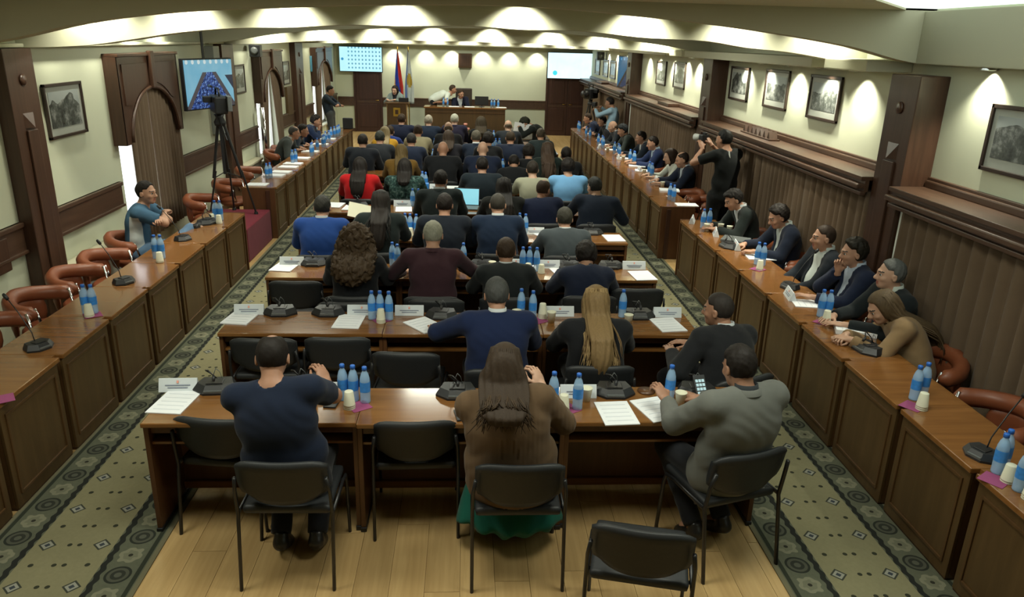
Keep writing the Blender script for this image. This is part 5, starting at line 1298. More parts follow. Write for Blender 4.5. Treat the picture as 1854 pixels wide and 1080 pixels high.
    for (v, q, m_) in parts: VV.append(v); QQ.append(q+off); MM.append(m_); off += len(v)
    me = mesh_np('body', np.concatenate(VV), np.concatenate(QQ), [skin(tone), M_EYEW, M_EYED, M_LIP, M_BROW], np.concatenate(MM)); link_mesh('body', me, t)
    # upper garment ------------------------------------------------------
    cname = 'cloth_%02d' % PN[0]
    e = {'suit': .020, 'sweater': .020, 'shirt': .009, 'tee': .009}[top]
    gm = pattern or cloth(cname, col, .9, 300, .12 if not ribs else .15)
    g = Grid(lo, hi, res); torso(g, e)
    if top == 'suit':
        for i in (0, 1): g.un(g.ell(Sh[i], (.070, .064, .052), None), .03)
    if extra and 'flare' in extra: g.un(g.ell(Pv+np.array([0, -.03, .0]), (extra['flare'], .165, .17)), .07)
    if sleeve == 'long': armsf(g, e, end=.97)
    elif sleeve == 'short':
        for (E_, W__), S in zip(EW, Sh): g.un(g.cap(S, S+(E_-S)*.72, .050*W_+e+.006, .046*W_+e+.008, True), .03)
    elif sleeve == 'none': pass
    g.d = g.d+.0035*np.sin(g.X*34+5*np.sin(g.Z*13)+PN[0])*np.sin(g.Z*30+4*np.sin(g.X*11))*np.sin(g.Y*28+2)
    if ribs: g.d = g.d+.0022*np.sin(g.X*260)
    nk = g.cap(Nb+shd*.02+np.array([0, .0, 0]), hd, .058 if top == 'suit' else .060, .07); g.sub(nk, .008)
    low = Pv[2]-(.12 if not stand else .16)*1.0-(0.0 if top != 'sweater' else .12)
    if extra and 'low' in extra: low = extra['low']
    g.d = np.maximum(g.d, low-g.Z+0*g.X)
    if vneck:
        fz = np.clip((g.Z-(Ch[2]-.12))/(Nb[2]-Ch[2]+.10), 0, 1); cx = Ch[0]+(Nb[0]-Ch[0])*fz; cyf = Ch[1]+(Nb[1]-Ch[1])*fz
        wdt = .012+.060*fz if vneck != 'open' else .055+.03*fz
        op = np.maximum(np.abs(g.X-cx)-wdt, -(g.Y-cyf-.02)); g.sub(op+0, .004)
    V, Q = g.mesh(); gname = {'suit': 'jacket', 'sweater': 'sweater', 'shirt': 'shirt', 'tee': 'tshirt'}[top]
    if extra and 'garment' in extra: gname = extra['garment']
    gar = link_mesh(gname, mesh_np(gname, V, Q, gm), t)
    if vneck or (top == 'suit' and collar and dist < 10):
        g = Grid(lo, hi, max(res, .018)); torso(g, .006); g.d = np.maximum(g.d, Pv[2]-g.Z+0*g.X); g.sub(g.cap(Nb+shd*.03, hd, .056, .07), .005)
        V, Q = g.mesh(); link_mesh('shirt', mesh_np('shirt', V, Q, cloth('shirt_%02d' % PN[0], collar or (.6, .62, .62), .85, 300, .05)), t)
    if collar:
        z_ = upn; nd = (hd+Rh@np.array([0, -.045, -.115]))-Nb+np.array([0, 0, .06]); nd /= np.linalg.norm(nd)
        q = Vector(nd).to_track_quat('Z', 'Y').to_euler()
        link_mesh('collar', MB().lathe([(.066, -.018), (.0625, .018), (.0585, .019), (.060, -.018)], 20, caps=False).mesh('collar', cloth('collar_%02d' % PN[0], collar, .8, 300, .04), True), t, tuple(Nb+nd*.035), q)
    if top == 'suit' or (extra and extra.get('jcollar')):
        nd = (hd+Rh@np.array([0, -.045, -.115]))-Nb+np.array([0, 0, .06]); nd /= np.linalg.norm(nd); q = Vector(nd).to_track_quat('Z', 'Y').to_euler()
        if not vneck: link_mesh('jacket_collar', MB().lathe([(.086, -.020), (.074, .012), (.068, .013), (.070, -.02)], 20, caps=False).mesh('jacket_collar', gm, True), t, tuple(Nb+nd*.018), q)
    # legs -----------------------------------------------------------------
    rl = max(res, .021)
    if skirt is None:
        g = Grid(lo, hi, rl); g.d = g.ell(Pv+np.array([0, -.01, -.01]), (.172*W_+.010, .132, .13))
        for i in (0, 1): g.un(g.cap(hipj[i], kn[i], .098, .074), .04); g.un(g.cap(kn[i], kn[i]+(an[i]-kn[i])*.93, .074, .058, True), .03)
        g.d = g.d+.003*np.sin(g.X*40+g.Z*30)*np.sin(g.Z*38+g.Y*20)
        V, Q = g.mesh(); link_mesh('trousers', mesh_np('trousers', V, Q, cloth('trousers_%02d' % PN[0], pants, .9, 300)), t)
    else:
        g = Grid(lo, hi, rl); g.d = g.ell(Pv, (.19, .15, .13)); g.un(g.cap((-.08, .05, .5), (-.14, .42, .46), .11, .10), .08); g.un(g.cap((.08, .05, .5), (.14, .42, .46), .11, .10), .08)
        for s in (-1, 1): g.un(g.cap((s*.13, .36, .45), (s*.20, .14, .14), .10, .13, True), .1); g.un(g.cap((s*.05, .30, .45), (s*.08, .08, .14), .10, .12, True), .1)
        g.d = g.d+.010*np.sin(g.X*48)*np.clip((.5-g.Z)*3, 0, 1); V, Q = g.mesh(); link_mesh('skirt', mesh_np('skirt', V, Q, cloth('skirt_%02d' % PN[0], skirt, .85, 200, .3)), t)
    if shoes and (dist < 13 or stand):
        sv, sq = shoe_mesh()
        if 'shoe' not in MATS: MATS['shoe'] = plain('black_shoe_leather', (.012, .011, .011), .35, .2, 30)
        for i in (0, 1):
            o = link_mesh('shoe', SHOE_ME if 'SHOE_ME' in globals() else make_shoe(sv, sq), t, tuple(an[i]-np.array([0, 0, min(.085, an[i][2])])), (0, 0, (.1, -.1)[i]))
            if legs == 'back': o.rotation_euler = (-.5, 0, 0); o.location.z += .025
            if legs == 'cross' and i == 1: o.rotation_euler = (0, 1.35, 1.1); o.location.z += .06
    # hair ----------------------------------------------------------------
    if hair and hair != 'none':
        V, Q = hair_mesh(hair); V0 = V*hscale
        if hair in ('long', 'longwide', 'curly', 'bob', 'mid'):
            # below the nape the hair hangs straight down and rests on the back
            dz0 = np.minimum(0, V0[:, 2]+.06); Vc = V0.copy(); Vc[:, 2] -= dz0; V = shift(Vc, Rh, hd); V[:, 2] += dz0
            zz = np.clip((Nb[2]+.10-V[:, 2])/.13, 0, 1); zz = zz*zz*(3-2*zz); fz = np.clip((V[:, 2]-Be[2])/(Nb[2]-Be[2]), 0, 1.0)
            yb = Be[1]+(Nb[1]-Be[1])*fz-(.125+.02*(top == 'suit')+.012*W_)*torso_r-bulge*np.sin(fz*PI)*.75-.040; yc_ = hd[1]-.085
            rear = np.clip((hd[1]-.01-V[:, 1])/.06, 0, 1); V[:, 1] += (np.minimum(0, yb-.012-yc_)*zz*rear).astype(np.float32)
            if hair == 'curly': V = V+(.010*np.sin(V[:, [1, 2, 0]]*88+3*np.sin(V[:, [2, 0, 1]]*41))+.005*np.sin(V[:, [2, 0, 1]]*170)).astype(np.float32)
        else: V = shift(V0, Rh, hd)
        link_mesh('hair', mesh_np('hair', V, Q, hairmat('hair_%02d' % PN[0], hcol)), t)
        if lockargs:
            yb_ = lambda x, z: (Be[1]+(Nb[1]-Be[1])*min(1., max(0, (z-Be[2])/(Nb[2]-Be[2])))-.195-bulge*.75*math.sin(PI*min(1, max(0, (z-Be[2])/(Nb[2]-Be[2])))))
            for kk, (n, L, sp, r0, c2) in enumerate(lockargs):
                o = locks(hd, Rh, 11+kk*7+PN[0], n, L, sp, r0, yb_).build('hair_locks', hairmat('locks_%02d_%d' % (PN[0], kk), c2), t, True); o['kind'] = 'stuff'
    return t
def make_shoe(sv, sq):
    global SHOE_ME
    SHOE_ME = mesh_np('shoe', sv, sq, MATS['shoe']); return SHOE_ME
# ------------------------------------------------------------------ the people
NAVY = (.012, .018, .042); BLK = (.010, .011, .013); CHAR = (.022, .026, .032); DKH = (.014, .010, .008); BRN = (.045, .026, .014); GRY = (.20, .19, .16)
WHT = (.50, .54, .56)
def chair_at(lb, hip, rz, dy=0.0):
    visitor_chair(lb, (hip[0]+math.sin(rz)*dy, hip[1]-math.cos(rz)*dy, 0), rz, 'black visitor chairs under seated people')
def rowp(n, u, v, lb, chair=True, dy=0, hx=None, zc=None, face=0, **k):
    yh = ROW(n)-.24+dy; h = by(u, v, yh); z = h[2] if zc is None else zc
    z = max(1.04, min(1.30, z)); h = by(u, v, yh)
    hip = ((h[0] if hx is None else hx), ROW(n)-.36+dy); rz = R_(face)
    s = min(1.32, z)
    k.setdefault('lw', None)
    o = person(lb, hip, rz, (h[0], yh, z), **k)
    if chair and n < 8:
        wd = lb.replace('person ', '').replace('in the '+rowname[n-1]+' row', '').split()[:9]
        while wd[-1] in ('in', 'a', 'and', 'the', 'of', 'with', 'at', 'left', ','): wd.pop()
        chair_at('visitor chair of the one '+' '.join(wd)+', %s row' % rowname[n-1], hip, rz, .0)
    return o
# front row
person('person in a navy T-shirt seated in the front row, leftmost', (-.955, 3.66), R_(2), (-1.03, 3.75, 1.235), top='tee', sleeve='short', col=(.010, .016, .034), hair='balding', hcol=DKH, tone='b',
       hpitch=-.42, hyaw=.05, lw=(-.04, .42, .83), rw=(.15, .46, .90), hints=[(-.45, -.1, -1), (1.3, .0, -1.0)], belly=1.12, legs='back', pants=(.010, .011, .014), w=1.08, torso_r=1.06, hk='hold', fine=.0135, hand_dir=[None, (-.35, .35, .55)])
visitor_chair('black visitor chair under the man in the navy T-shirt', (-.955, 3.70, 0), R_(-1), 'black visitor chairs under seated people')
o = MB().box((-.038, -.078, 0), (.038, .078, .009), .003).build('smartphone', M_BLACKP, None, False, P(603, 728), (0, 0, R_(-8))); tag(o, 'dark smartphone on the desk beside the navy T-shirt man', 'phone')
person('person in a ribbed brown sweater and green skirt in the front row', (.27, 3.64), R_(-1), (.21, 3.74, 1.19), top='sweater', col=(.105, .066, .036), hair='mid', hcol=(.045, .028, .016), tone='c', female=True, w=1.16,
       hpitch=-.30, hyaw=-.08, lw=(-.08, .38, .80), rw=(.17, .26, .98), hints=[(-.55, -.1, -1), (.8, -.1, -1)], belly=1.15, skirt=(.008, .085, .060), ribs=True, fine=.0125, torso_r=1.12, hk=('flat', 'hold'), hand_dir=[None, (-.3, .3, .6)],
       lockargs=[(110, .15, 1.5, .007, (.040, .025, .014)), (70, .14, 1.6, .006, (.070, .044, .024))], extra={'low': .42, 'flare': .262})
visitor_chair('black visitor chair under the woman in the brown sweater', (.29, 3.66, 0), R_(0), 'black visitor chairs under seated people')
person('person in a grey blazer turned sideways at the right of the front row', (1.50, 3.74), R_(18), (1.505, 3.72, 1.20), top='suit', col=(.125, .130, .118), hair='short', hcol=DKH, tone='b', hpitch=-.30, hyaw=R_(-2), collar=(.03, .035, .04),
       lw=(-.20, .33, .84), rw=(.06, .38, .80), hints=[(-.9, -.3, -.8), (1.0, -.3, -.6)], legs='back', w=1.12, torso_r=1.06, fine=.0125, hk=('hold', 'flat'), hand_dir=[(-.1, .5, .4), None], extra={'low': .36, 'flare': .225})
visitor_chair('black visitor chair turned slightly left under the man in the grey blazer', (1.50, 3.76, 0), R_(17), 'black visitor chairs under seated people')
t = thing('smartphone', 'phone with keypad-like lit screen held by the grey blazer man', 'phone', P(1268, 700, .86), R_(15)); t.rotation_euler = (R_(50), 0, R_(10))
MB().box((-.04, -.075, 0), (.04, .075, .01), .004).build('phone_body', M_BLACKP, t); mb = MB()
for i in range(3):
    for j in range(4): mb.box((-.03+i*.021, -.05+j*.026, .0101), (-.013+i*.021, -.032+j*.026, .0112))
tag(mb.build('keypad', plain('lit_keys', (.35, .5, .55), .3, .1, 10, emit=.5), t), kind='stuff')
# tattoo on the forearm of the navy T-shirt man is part of the skin tone; second row
rowp(2, 899, 533, 'person in a dark blue suit and white collar leaning left in the second row', face=4, dy=-.10, top='suit', col=(.010, .018, .055), hair='short', hcol=(.075, .078, .075), tone='b', collar=WHT, lw=(-.42, .42, .80), rw=(.16, .42, .80), hints=[(-1.2, -.2, -.4), (.8, -.3, -.8)], w=1.10, hyaw=0)
rowp(2, 1078, 548, 'person in a black jacket with very long blonde hair in the second row', face=0, dy=-.05, top='suit', col=BLK, hair='long', hcol=(.26, .17, .075), tone='c', female=True, w=1.12, lockargs=[(70, .50, 1.1, .007, (.38, .26, .12)), (40, .42, 1.7, .006, (.20, .125, .055))])
person('person in a black suit turned left at the right end of the second row', (1.80, 4.72), R_(24), by(1300, 560, 4.86), top='suit', col=(.014, .015, .017), hair='buzz', hcol=(.035, .028, .024), tone='b', collar=WHT, hyaw=.45, hpitch=-.12, w=1.08, lw=(-.22, .30, .78), rw=(.05, .38, .78), hints=[(-.8, -.3, -.8), (.8, -.3, -.8)])
chair_at('visitor chair under the black suit at the right end of the second row', (1.80, 4.72), R_(20))
# third row
rowp(3, 645, 437, 'person in dark clothes with big curly brown hair in the third row', zc=1.16, top='sweater', col=BLK, hair='curly', hcol=(.060, .036, .017), tone='c', female=True, w=1.1)
rowp(3, 784, 425, 'person in a plum shirt with short silver hair in the third row', top='shirt', col=(.040, .018, .024), hair='short', hcol=(.34, .34, .27), tone='a', w=1.12, lw=(-.28, .38, .80), rw=(.24, .42, .84), hints=[(-1, -.2, -.7), (1.1, -.2, -.6)], extra={'jcollar': True})
rowp(3, 916, 455, 'person in a black suit with short dark hair in the third row', top='suit', col=(.012, .015, .016), hair='short', hcol=BRN, tone='b', collar=WHT, w=1.02)
rowp(3, 1060, 474, 'person in a navy jacket and thick dark hair bending forward in the third row', top='suit', col=(.011, .016, .034), hair='thick', hcol=DKH, tone='a', hpitch=-.5, w=.98, dy=.05)
# fourth row
rowp(4, 584, 375, 'person in a bright blue suit seated at the left end of the fourth row', top='suit', col=(.012, .045, .19), hair='short', hcol=(.022, .022, .018), tone='a', collar=(.30, .33, .35), w=1.12, dy=-.12)
rowp(4, 690, 366, 'person in black with long black hair in the fourth row', top='suit', col=(.012, .018, .018), hair='long', hcol=DKH, tone='a', female=True, w=1.12, lockargs=[(46, .30, 1.2, .009, (.012, .012, .011))], lw=(-.30, .30, .92))
rowp(4, 805, 371, 'person in a black suit in the fourth row, left of the navy suit', top='suit', col=(.010, .014, .022), hair='short', hcol=DKH, tone='b', w=1.14)
rowp(4, 901, 371, 'person in a navy suit in the fourth row in front of the open laptop', top='suit', col=(.010, .020, .044), hair='buzz', hcol=(.050, .045, .036), tone='a', collar=WHT, w=1.10)
rowp(4, 1022, 396, 'person in a slate grey jacket at the right of the fourth row', top='suit', col=(.050, .062, .070), hair='short', hcol=(.042, .040, .030), tone='a', collar=WHT, w=1.08, dy=-.05)
# fifth row
rowp(5, 798, 326, 'person in a black suit and grey collar at the laptop in the fifth row', top='suit', col=(.014, .020, .021), hair='short', hcol=DKH, tone='b', collar=(.3, .32, .32), w=1.12, hyaw=-.25)
rowp(5, 912, 340, 'person in black with dark wavy hair leaning in the fifth row', top='suit', col=(.012, .013, .012), hair='longwide', hcol=DKH, tone='a', female=True, w=1.2, lockargs=[(40, .30, 1.5, .010, (.016, .013, .010))])
rowp(5, 984, 343, 'person in a navy suit with a balding crown turned right in the fifth row', top='suit', col=(.010, .015, .040), hair='balding', hcol=BRN, tone='b', hyaw=-.55, w=1.08)
rowp(5, 1076, 338, 'person in a dark navy suit at the right end of the fifth row', top='suit', col=(.012, .018, .032), hair='short', hcol=(.025, .026, .024), tone='c', hyaw=.45, w=1.15, lw=(-.12, .30, 1.0), rw=(.30, .34, .80))
# sixth row
rowp(6, 652, 300, 'person in a bright red jacket with dark hair in the sixth row', top='suit', col=(.42, .010, .012), hair='longwide', hcol=DKH, tone='a', female=True, w=1.16, dy=-.08, zc=1.16)
pm, nt, b = newmat('patterned_blouse', .9, .1); v = coords(nt); n = noise(nt, v, 26, 4, .7); nt.links.new(ramp(nt, n, [(.40, (.012, .022, .022)), (.55, (.04, .085, .075)), (.68, (.16, .21, .20))]), b.inputs['Base Color'])
rowp(6, 733, 303, 'person in a patterned dark green blouse in the sixth row', top='shirt', col=BLK, pattern=pm, hair='bob', hcol=DKH, tone='a', female=True, w=1.25, dy=-.05)
rowp(6, 873, 300, 'person in a dark blue-black suit with visible ears in the sixth row', top='suit', col=(.010, .016, .022), hair='short', hcol=DKH, tone='b', w=1.18)
rowp(6, 964, 307, 'person in a beige waistcoat with rolled sleeves in the sixth row', top='shirt', sleeve='short', col=(.30, .30, .22), hair='short', hcol=(.030, .022, .016), tone='c', w=1.0)
rowp(6, 1028, 303, 'person in a light blue shirt in the sixth row', top='shirt', sleeve='short', col=(.16, .36, .62), hair='thick', hcol=DKH, tone='a', w=1.14)
# seventh row
rowp(7, 727, 276, 'person in a mustard top with long golden hair in the seventh row', top='sweater', col=(.16, .09, .02), hair='long', hcol=(.17, .115, .045), tone='c', female=True, w=1.1)
rowp(7, 802, 270, 'person in black with a shaved head left of centre in the seventh row', top='suit', col=BLK, hair='none', tone='b', w=1.15)
rowp(7, 874, 270, 'person in a navy suit with a shaved head in the middle of the seventh row', top='suit', col=(.012, .018, .04), hair='none', tone='c', w=1.15)
rowp(7, 930, 302, 'person in black bent low over the desk in the seventh row', dy=-.1, zc=1.04, top='suit', col=BLK, hair='short', hcol=DKH, tone='b', hpitch=-.6)
rowp(7, 957, 276, dy=.2, lb= 'person in black with short dark hair right of centre in the seventh row', top='suit', col=BLK, hair='thick', hcol=DKH, tone='a', face=0)
rowp(7, 991, 272, dy=-.28, lb= 'person with long straight brown hair in the seventh row', top='suit', col=(.012, .02, .018), hair='long', hcol=(.070, .044, .030), tone='c', female=True, w=.95, lockargs=[(40, .34, .7, .010, (.075, .048, .032))])
rowp(7, 1025, 280, 'person in dark clothes at the right end of the seventh row', top='suit', col=BLK, hair='short', hcol=DKH, tone='a', w=.95)
# eighth row
rowp(8, 657, 257, 'person in a black jacket at the left end of the eighth row', top='suit', col=(.011, .014, .020), hair='short', hcol=DKH, tone='a', w=1.1, zc=1.2, dy=-.5, hx=-1.78)
rowp(8, 688, 251, 'person in a charcoal jacket second from the left in the eighth row', top='suit', col=CHAR, hair='short', hcol=(.03, .035, .03), tone='a', w=1.0, zc=1.2)
rowp(8, 745, 254, 'person in a navy suit below the beige jacket in the eighth row', top='suit', col=(.013, .020, .042), hair='short', hcol=(.03, .028, .028), tone='b')
rowp(8, 812, 249, 'person in dark clothes with brown hair in the eighth row', top='suit', col=(.018, .018, .024), hair='bob', hcol=(.040, .024, .014), tone='a', female=True, w=1.1)
rowp(8, 862, 249, 'person in a navy jacket and white collar with greying hair in the eighth row', top='suit', col=(.012, .020, .038), hair='short', hcol=(.11, .10, .075), tone='b', collar=WHT)
rowp(8, 884, 253, dy=-.42, lb= 'person with very dark hair at the middle aisle bottles in the eighth row', top='suit', col=BLK, hair='thick', hcol=DKH, tone='a', w=.9)
rowp(8, 924, 250, 'person in a navy suit with a bare crown in the eighth row', top='suit', col=(.011, .017, .036), hair='balding', hcol=(.05, .035, .022), tone='b', w=1.12)
# ninth row
rowp(9, 697, 241, 'person in a yellow top with long pale blonde hair in the ninth row', top='sweater', col=(.50, .28, .03), hair='longwide', hcol=(.36, .28, .15), tone='c', female=True, w=1.05)
rowp(9, 757, 238, 'person in a beige jacket with dark hair in the ninth row', top='suit', col=(.24, .22, .14), hair='short', hcol=BRN, tone='b', w=1.0)
rowp(9, 812, 232, 'person in a dark jacket with grey-pink head in the ninth row', top='suit', col=BLK, hair='bald', hcol=(.10, .08, .06), tone='c')
rowp(9, 979, 244, 'person with light brown hair in dark green in the ninth row', top='suit', col=(.012, .02, .022), hair='short', hcol=(.10, .08, .055), tone='a', w=.95)
# tenth row
rowp(10, 727, 217, 'person in a navy jacket with dark hair at the left of the tenth row', top='suit', col=(.010, .014, .034), hair='short', hcol=BRN, tone='b', w=1.15)
rowp(10, 776, 219, 'person in a navy suit with white hair left of the flowers in the tenth row', top='suit', col=(.012, .020, .04), hair='short', hcol=(.42, .38, .30), tone='c', w=1.05)
rowp(10, 823, 217, 'person in dark violet with bright white hair beside the flowers in the tenth row', top='suit', col=(.018, .016, .035), hair='short', hcol=(.52, .52, .42), tone='c', w=1.05)
rowp(10, 871, 224, 'person with voluminous brown hair in the tenth row', top='suit', col=BLK, hair='bob', hcol=(.050, .034, .016), tone='c', female=True, hscale=1.18)
rowp(10, 920, 228, 'person in dark clothes with a bare pink head in the tenth row', top='suit', col=CHAR, hair='bald', hcol=(.2, .16, .12), tone='c', w=1.05)
rowp(10, 706, 238, 'person in a royal blue jacket bending in the tenth row', top='suit', col=(.02, .04, .18), hair='short', hcol=BRN, tone='a', w=.9, dy=-.45, zc=1.04)
# person bending forward at the front right with a paper
q = by(962, 236, 18.1)
person('person in black bending forward holding a white paper beside the far rows', (q[0]+.12, 18.15), R_(95), (q[0]-.15, 18.1, 1.02), top='suit', col=(.010, .013, .012), hair='thick', hcol=(.02, .022, .012), tone='a', hpitch=-.9, lw=(-.1, .42, .95), rw=(.1, .42, .95), hscale=1.1, bulge=.16)
pp = by(945, 234, 18.05); o = MB().box((-.20, -.004, -.15), (.20, .004, .15)).build('held_paper', M_PAPER, None, False, pp, (.2, .15, 0)); tag(o, 'white paper held up by the bending person near the platform', 'paper')
pp = by(652, 382, ROW(4)+.12); o = MB().box((-.13, -.003, -.09), (.13, .003, .09)).build('held_paper', M_CUP, None, False, (pp[0], pp[1], max(.88, pp[2])), (-.7, .25, .2)); tag(o, 'curled paper held up left of the long black hair in the fourth row', 'paper')

# right benches (facing left) ---------------------------------------------------------
def sidep(side, u, v, zh, lb, yaw=0, chair=True, hipx=None, dyh=0, **k):
    h = bz(u, v, zh); s = 1 if side == 'r' else -1
    hx = hipx if hipx else s*max(3.40, min(3.44, abs(h[0])+.1)) if side == 'r' else -3.58
    hxy = (min(h[0], 3.40) if side == 'r' else max(h[0], -3.62), h[1])
    hip = (hx, h[1]+dyh); rz = PI/2*s+R_(yaw)
    person(lb, hip, rz, (hxy[0], hxy[1], zh), **k)
    if chair:
        wd = lb.replace('person ', '').split()[:10]
        while wd[-1] in ('in', 'a', 'and', 'the', 'of', 'with', 'at', 'on', 'near', 'far'): wd.pop()
        armchair('armchair of the one '+' '.join(wd), (hip[0]-(.02*s), hip[1], 0), rz, 'occupied terracotta armchairs')
SD = dict(lw=(-.16, .36, .80), rw=(.16, .36, .80))
sidep('r', 1328, 361, 1.14, 'person in a black-green suit writing at the near right bench', top='suit', col=(.014, .019, .018), hair='swept', hcol=(.02, .017, .015), tone='a', collar=WHT, vneck=True, hpitch=-.5, lw=(-.10, .42, .80), rw=(.10, .42, .80))
sidep('r', 1409, 392, 1.15, 'person with a dark beard in a navy suit looking down at the near right bench', top='suit', col=(.012, .017, .032), hair='thick', hcol=DKH, tone='a', collar=(.42, .48, .46), vneck=True, hpitch=-.45, hk='fist', **SD)
sidep('r', 1491, 430, 1.17, 'person leaning back with an open black jacket and white shirt front on the right', top='suit', col=(.012, .016, .022), hair='buzz', hcol=(.05, .032, .022), tone='a', collar=(.55, .62, .60), vneck='open', hpitch=-.05, hyaw=-.15, arms='lap', hipx=3.34)
sidep('r', 1545, 457, 1.18, 'person in a navy jacket resting chin on a fist on the near right bench', top='suit', col=(.013, .019, .042), hair='thick', hcol=(.018, .015, .009), tone='a', collar=(.42, .50, .60), vneck=True, hpitch=-.1, hyaw=-.12, arms='chin', hipx=3.38)
sidep('r', 1612, 496, 1.19, 'person with grey hair in a black suit beside the tan jacket, right bench', top='suit', col=(.013, .017, .019), hair='short', hcol=(.13, .135, .13), tone='c', collar=(.5, .55, .5), vneck=True, hpitch=-.02, hyaw=-.2, lw=(-.12, .42, .80), rw=(.10, .42, .80))
sidep('r', 1597, 556, 1.03, 'person in a tan jacket with long light brown hair writing on the right bench', top='suit', col=(.235, .155, .080), hair='long', hcol=(.115, .078, .042), tone='c', female=True, hpitch=-.55, lw=(-.04, .50, .80), rw=(.06, .50, .80), lockargs=[(60, .36, .9, .008, (.150, .104, .058)), (30, .30, 1.3, .007, (.085, .056, .030))], hk='fist', dyh=-.12, yaw=-8, chair=False)
for (u, v, z, lb, kw) in ((1238, 289, 1.15, 'person in a navy suit with folded hands, nearest on the far right bench', dict(col=(.012, .017, .034), hair='balding', hcol=(.035, .025, .02), collar=(.4, .45, .5), vneck=True)),
        (1213, 283, 1.12, 'person in a white blouse with brown hair at the far right bench', dict(top='shirt', col=(.48, .50, .44), hair='bob', hcol=(.030, .016, .010), female=True, tone='c')),
        (1184, 259, 1.15, 'person in a blue suit leaning back at the far right bench', dict(col=(.018, .030, .085), hair='short', hcol=DKH, collar=(.3, .4, .5), vneck=True)),
        (1162, 249, 1.13, 'person in a dark navy suit raising a hand at the far right bench', dict(col=(.012, .018, .03), hair='short', hcol=DKH, collar=WHT, vneck=True)),
        (1127, 236, 1.13, 'person in a grey-green suit writing at the far right bench', dict(col=(.030, .038, .034), hair='thick', hcol=(.02, .025, .03), hpitch=-.4)),
        (1109, 229, 1.10, 'person with reddish grey hair at the far right bench', dict(col=CHAR, hair='bald', hcol=(.20, .15, .11), tone='c', collar=WHT)),
        (1090, 219, 1.10, 'person in a black suit at the far right bench near the camera tripod', dict(col=BLK, hair='short', hcol=DKH, collar=WHT)),
        (1064, 214, 1.04, 'person in dark navy at the far end of the right bench below the tripod', dict(col=NAVY, hair='short', hcol=BRN))):
    kw.setdefault('top', 'suit'); sidep('r', u, v, z, lb, **{**SD, **kw})
# left benches (facing right)
sm, nt, b = newmat('blue_white_jersey', .9, .1); tc = nt.nodes.new('ShaderNodeTexCoord'); X, Y, Z = sepxyz(nt, tc.outputs['Object'])
msk = X.gt(.085)*(Y-(Z-.8)*.10).gt(-.050)*(Y-.075).lt(0)*Z.lt(.97)
nt.links.new(mix(nt, msk, mix(nt, noise(nt, tc.outputs['Object'], 8), (.045, .10, .165), (.060, .125, .20)), (.46, .50, .50)), b.inputs['Base Color'])
sidep('l', 265, 348, 1.20, 'person in a blue and white T-shirt and jeans with arms folded behind the left bench', chair=False, pattern=sm, top='tee', sleeve='short', col=(.055, .115, .185), hair='short', hcol=DKH, tone='a', pants=(.09, .16, .26), hyaw=-.35, hpitch=-.05,
      lw=(.12, .24, .93), rw=(-.12, .26, .95), hints=[(-.9, .5, -.5), (.9, .5, -.5)], hk='fist', legs='cross', hipx=-3.62, w=1.1, yaw=10, hand_dir=[(1, .2, 0), (-1, .2, 0)])
armchair('terracotta armchair under the man in the blue and white T-shirt', (-3.60, 8.22, 0), R_(-80), 'occupied terracotta armchairs')
o = MB().box((-.012, -.055, -.19), (.0, .055, .15), .008).build('white_shirt_panel', plain('white_jersey', (.46, .50, .50), .9, .05, 30), None)
bpy.data.objects.remove(o)
sidep('l', 533, 240, 1.10, 'person in a grey suit with greying hair at the far left bench', top='suit', col=(.040, .048, .046), hair='balding', hcol=(.09, .085, .08), tone='b', collar=(.4, .42, .4), vneck=True, hyaw=.15, **SD)
sidep('l', 549, 236, 1.08, 'person in dark blue-grey behind the grey-suited man at the far left bench', top='suit', col=(.024, .034, .048), hair='short', hcol=DKH, tone='b', **SD)
sidep('l', 572, 219, 1.10, 'person in a navy suit touching his face at the far left bench', top='suit', col=(.012, .022, .055), hair='thick', hcol=DKH, tone='b', collar=(.3, .33, .36), arms='chin')
# standing people ------------------------------------------------------------------------
yy = 9.55; h = by(1304, 240, yy)
person('person in a black T-shirt with a white back stripe photographing beside the right bench', (3.31, yy), R_(22), (3.28, yy+.04, 1.74), stand=True, scale=1.10, top='tee', sleeve='short', col=(.008, .010, .010), hair='short', hcol=(.008, .008, .007), tone='b', pants=(.008, .009, .009), hpitch=-.1,
       lw=(-.16, .27, 1.60), rw=(.0, .29, 1.64), hints=[(-1, .1, -.8), (1, .1, -.8)], hk='hold', hand_dir=[(.1, .5, .6), (-.1, .5, .6)], w=.98, hyaw=.25)
o = MB().tube([(0, 0, 0), (.0, 0, .22), (-.012, .0, .46), (-.03, .01, .62)], [.016, .022, .020, .014], 6, sq=.5).build('back_stripe', plain('white_print', (.34, .36, .33), .8, .05, 30), None, True)
o.location = (3.35, yy-.145, 1.0); o.rotation_euler = (-.04, .0, R_(22)); tag(o, 'white printed stripe hanging down the photographer\'s black back', 'strap')
c = thing('photo_camera', 'black photo camera with a pale lens held up by the photographer in black', 'camera', (3.11, yy+.32, 1.72), R_(38))
MB().box((-.07, -.03, -.05), (.07, .04, .05), .012).build('camera_body', M_BLACKP, c); MB().tube([(0, .04, 0), (0, .15, 0)], [.038, .045], 14).build('lens', plain('pale_lens', (.4, .42, .4), .4, .1, 20), c, True); MB().box((-.02, -.03, .05), (.02, .02, .075), .006).build('viewfinder_hump', M_BLACKP, c)
yy = 17.62; h = by(1119, 186, yy)
person('person in a light blue shirt filming with a camera near the far right pilaster', (min(h[0], 3.3), yy), R_(60), (min(h[0], 3.3)-.04, yy+.02, min(1.62, h[2])), stand=True, top='shirt', col=(.26, .40, .52), hair='short', hcol=DKH, tone='b', pants=(.03, .03, .035), lw=(-.12, .34, 1.42), rw=(.12, .30, 1.46), hints=[(-1, .1, -.8), (1, .1, -.8)], hk='hold')
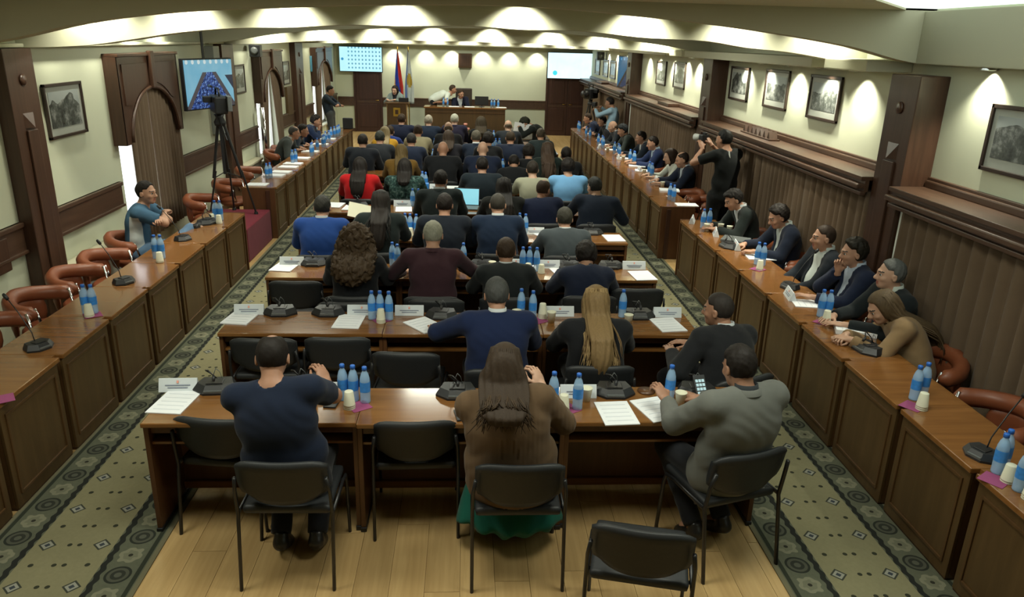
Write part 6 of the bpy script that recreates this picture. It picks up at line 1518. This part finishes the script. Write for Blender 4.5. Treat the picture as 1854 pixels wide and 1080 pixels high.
c = thing('photo_camera', 'black camera held up by the person in the light blue shirt', 'camera', (min(h[0], 3.3)-.36, yy+.15, 1.52), R_(60)); MB().box((-.08, -.04, -.05), (.08, .05, .05), .012).build('camera_body', M_BLACKP, c); MB().tube([(0, .04, 0), (0, .16, 0)], [.035, .04], 12).build('lens', M_BLACKM, c, True)
yy = 20.6; h = by(597, 182, yy)
person('person in black standing with folded arms by the farthest left window', (h[0], yy), R_(-95), (h[0]+.03, yy, max(1.5, min(1.62, h[2]))), stand=True, top='shirt', col=(.014, .022, .034), hair='short', hcol=DKH, tone='b', pants=(.05, .055, .06), lw=(.10, .24, 1.15), rw=(-.10, .26, 1.12), hints=[(-.9, .4, -.5), (.9, .4, -.5)], hk='fist', hand_dir=[(1, .2, 0), (-1, .2, 0)])
# head table people
yy = 23.22; q = by(836, 170, yy)
person('person in a dark navy suit seated at the head table', (q[0]+.02, yy+.12), PI, (q[0]-.02, yy, q[2]), top='suit', col=(.012, .014, .03), hair='short', hcol=BRN, tone='b', collar=WHT, vneck=True, seat=q[2]-1.30, hyaw=.5, shoes=False)
armchair('dark high chair back behind the seated person at the head table', (q[0]+.06, yy+.2, q[2]-1.30), PI, 'head table chairs'); o = MB().box((-.25, -.03, 0), (.25, .05, .62), .03).build('high_chair_back', plain('brown_chair_leather', (.035, .022, .014), .5, .15, 20), None, False, (q[0]+.06, yy+.42, dz+.62)); tag(o, 'tall dark brown chair back behind the head table', 'chair')
qh = by(820, 160, yy); qb = by(788, 185, yy)
person('person in a white shirt bending over the head table towards the seated chairman', (qb[0]-.05, yy+.05), -PI/2, (qh[0], yy-.05, qh[2]-.02), stand=True, seat=dz-.02, top='shirt', sleeve='short', col=(.52, .56, .50), hair='short', hcol=BRN, tone='b', pants=(.02, .025, .03), hpitch=-.2, lw=(.10, .12, hz+.08), rw=(.30, .20, hz+.10), bulge=.10)
yy = 22.75; q = by(715, 163, yy)
person('person in a pale jacket with dark hair standing at the lectern', (q[0], yy), PI-.3, (q[0], yy-.02, q[2]), stand=True, seat=dz-.12, top='suit', col=(.16, .20, .19), hair='long', hcol=(.018, .010, .008), tone='c', female=True, pants=(.01, .01, .012), vneck=True, collar=(.02, .02, .025), lw=(-.12, .30, 1.16), rw=(.12, .30, 1.16))
for o in bpy.data.objects:
    if o.type == 'MESH' and o.parent is None and 'label' not in o and 'kind' not in o: print('UNLABELLED', o.name)

for o in list(bpy.data.objects):
    if 'label' in o and not 4 <= len(o['label'].split()) <= 16: print('LEN', len(o['label'].split()), o['label'])
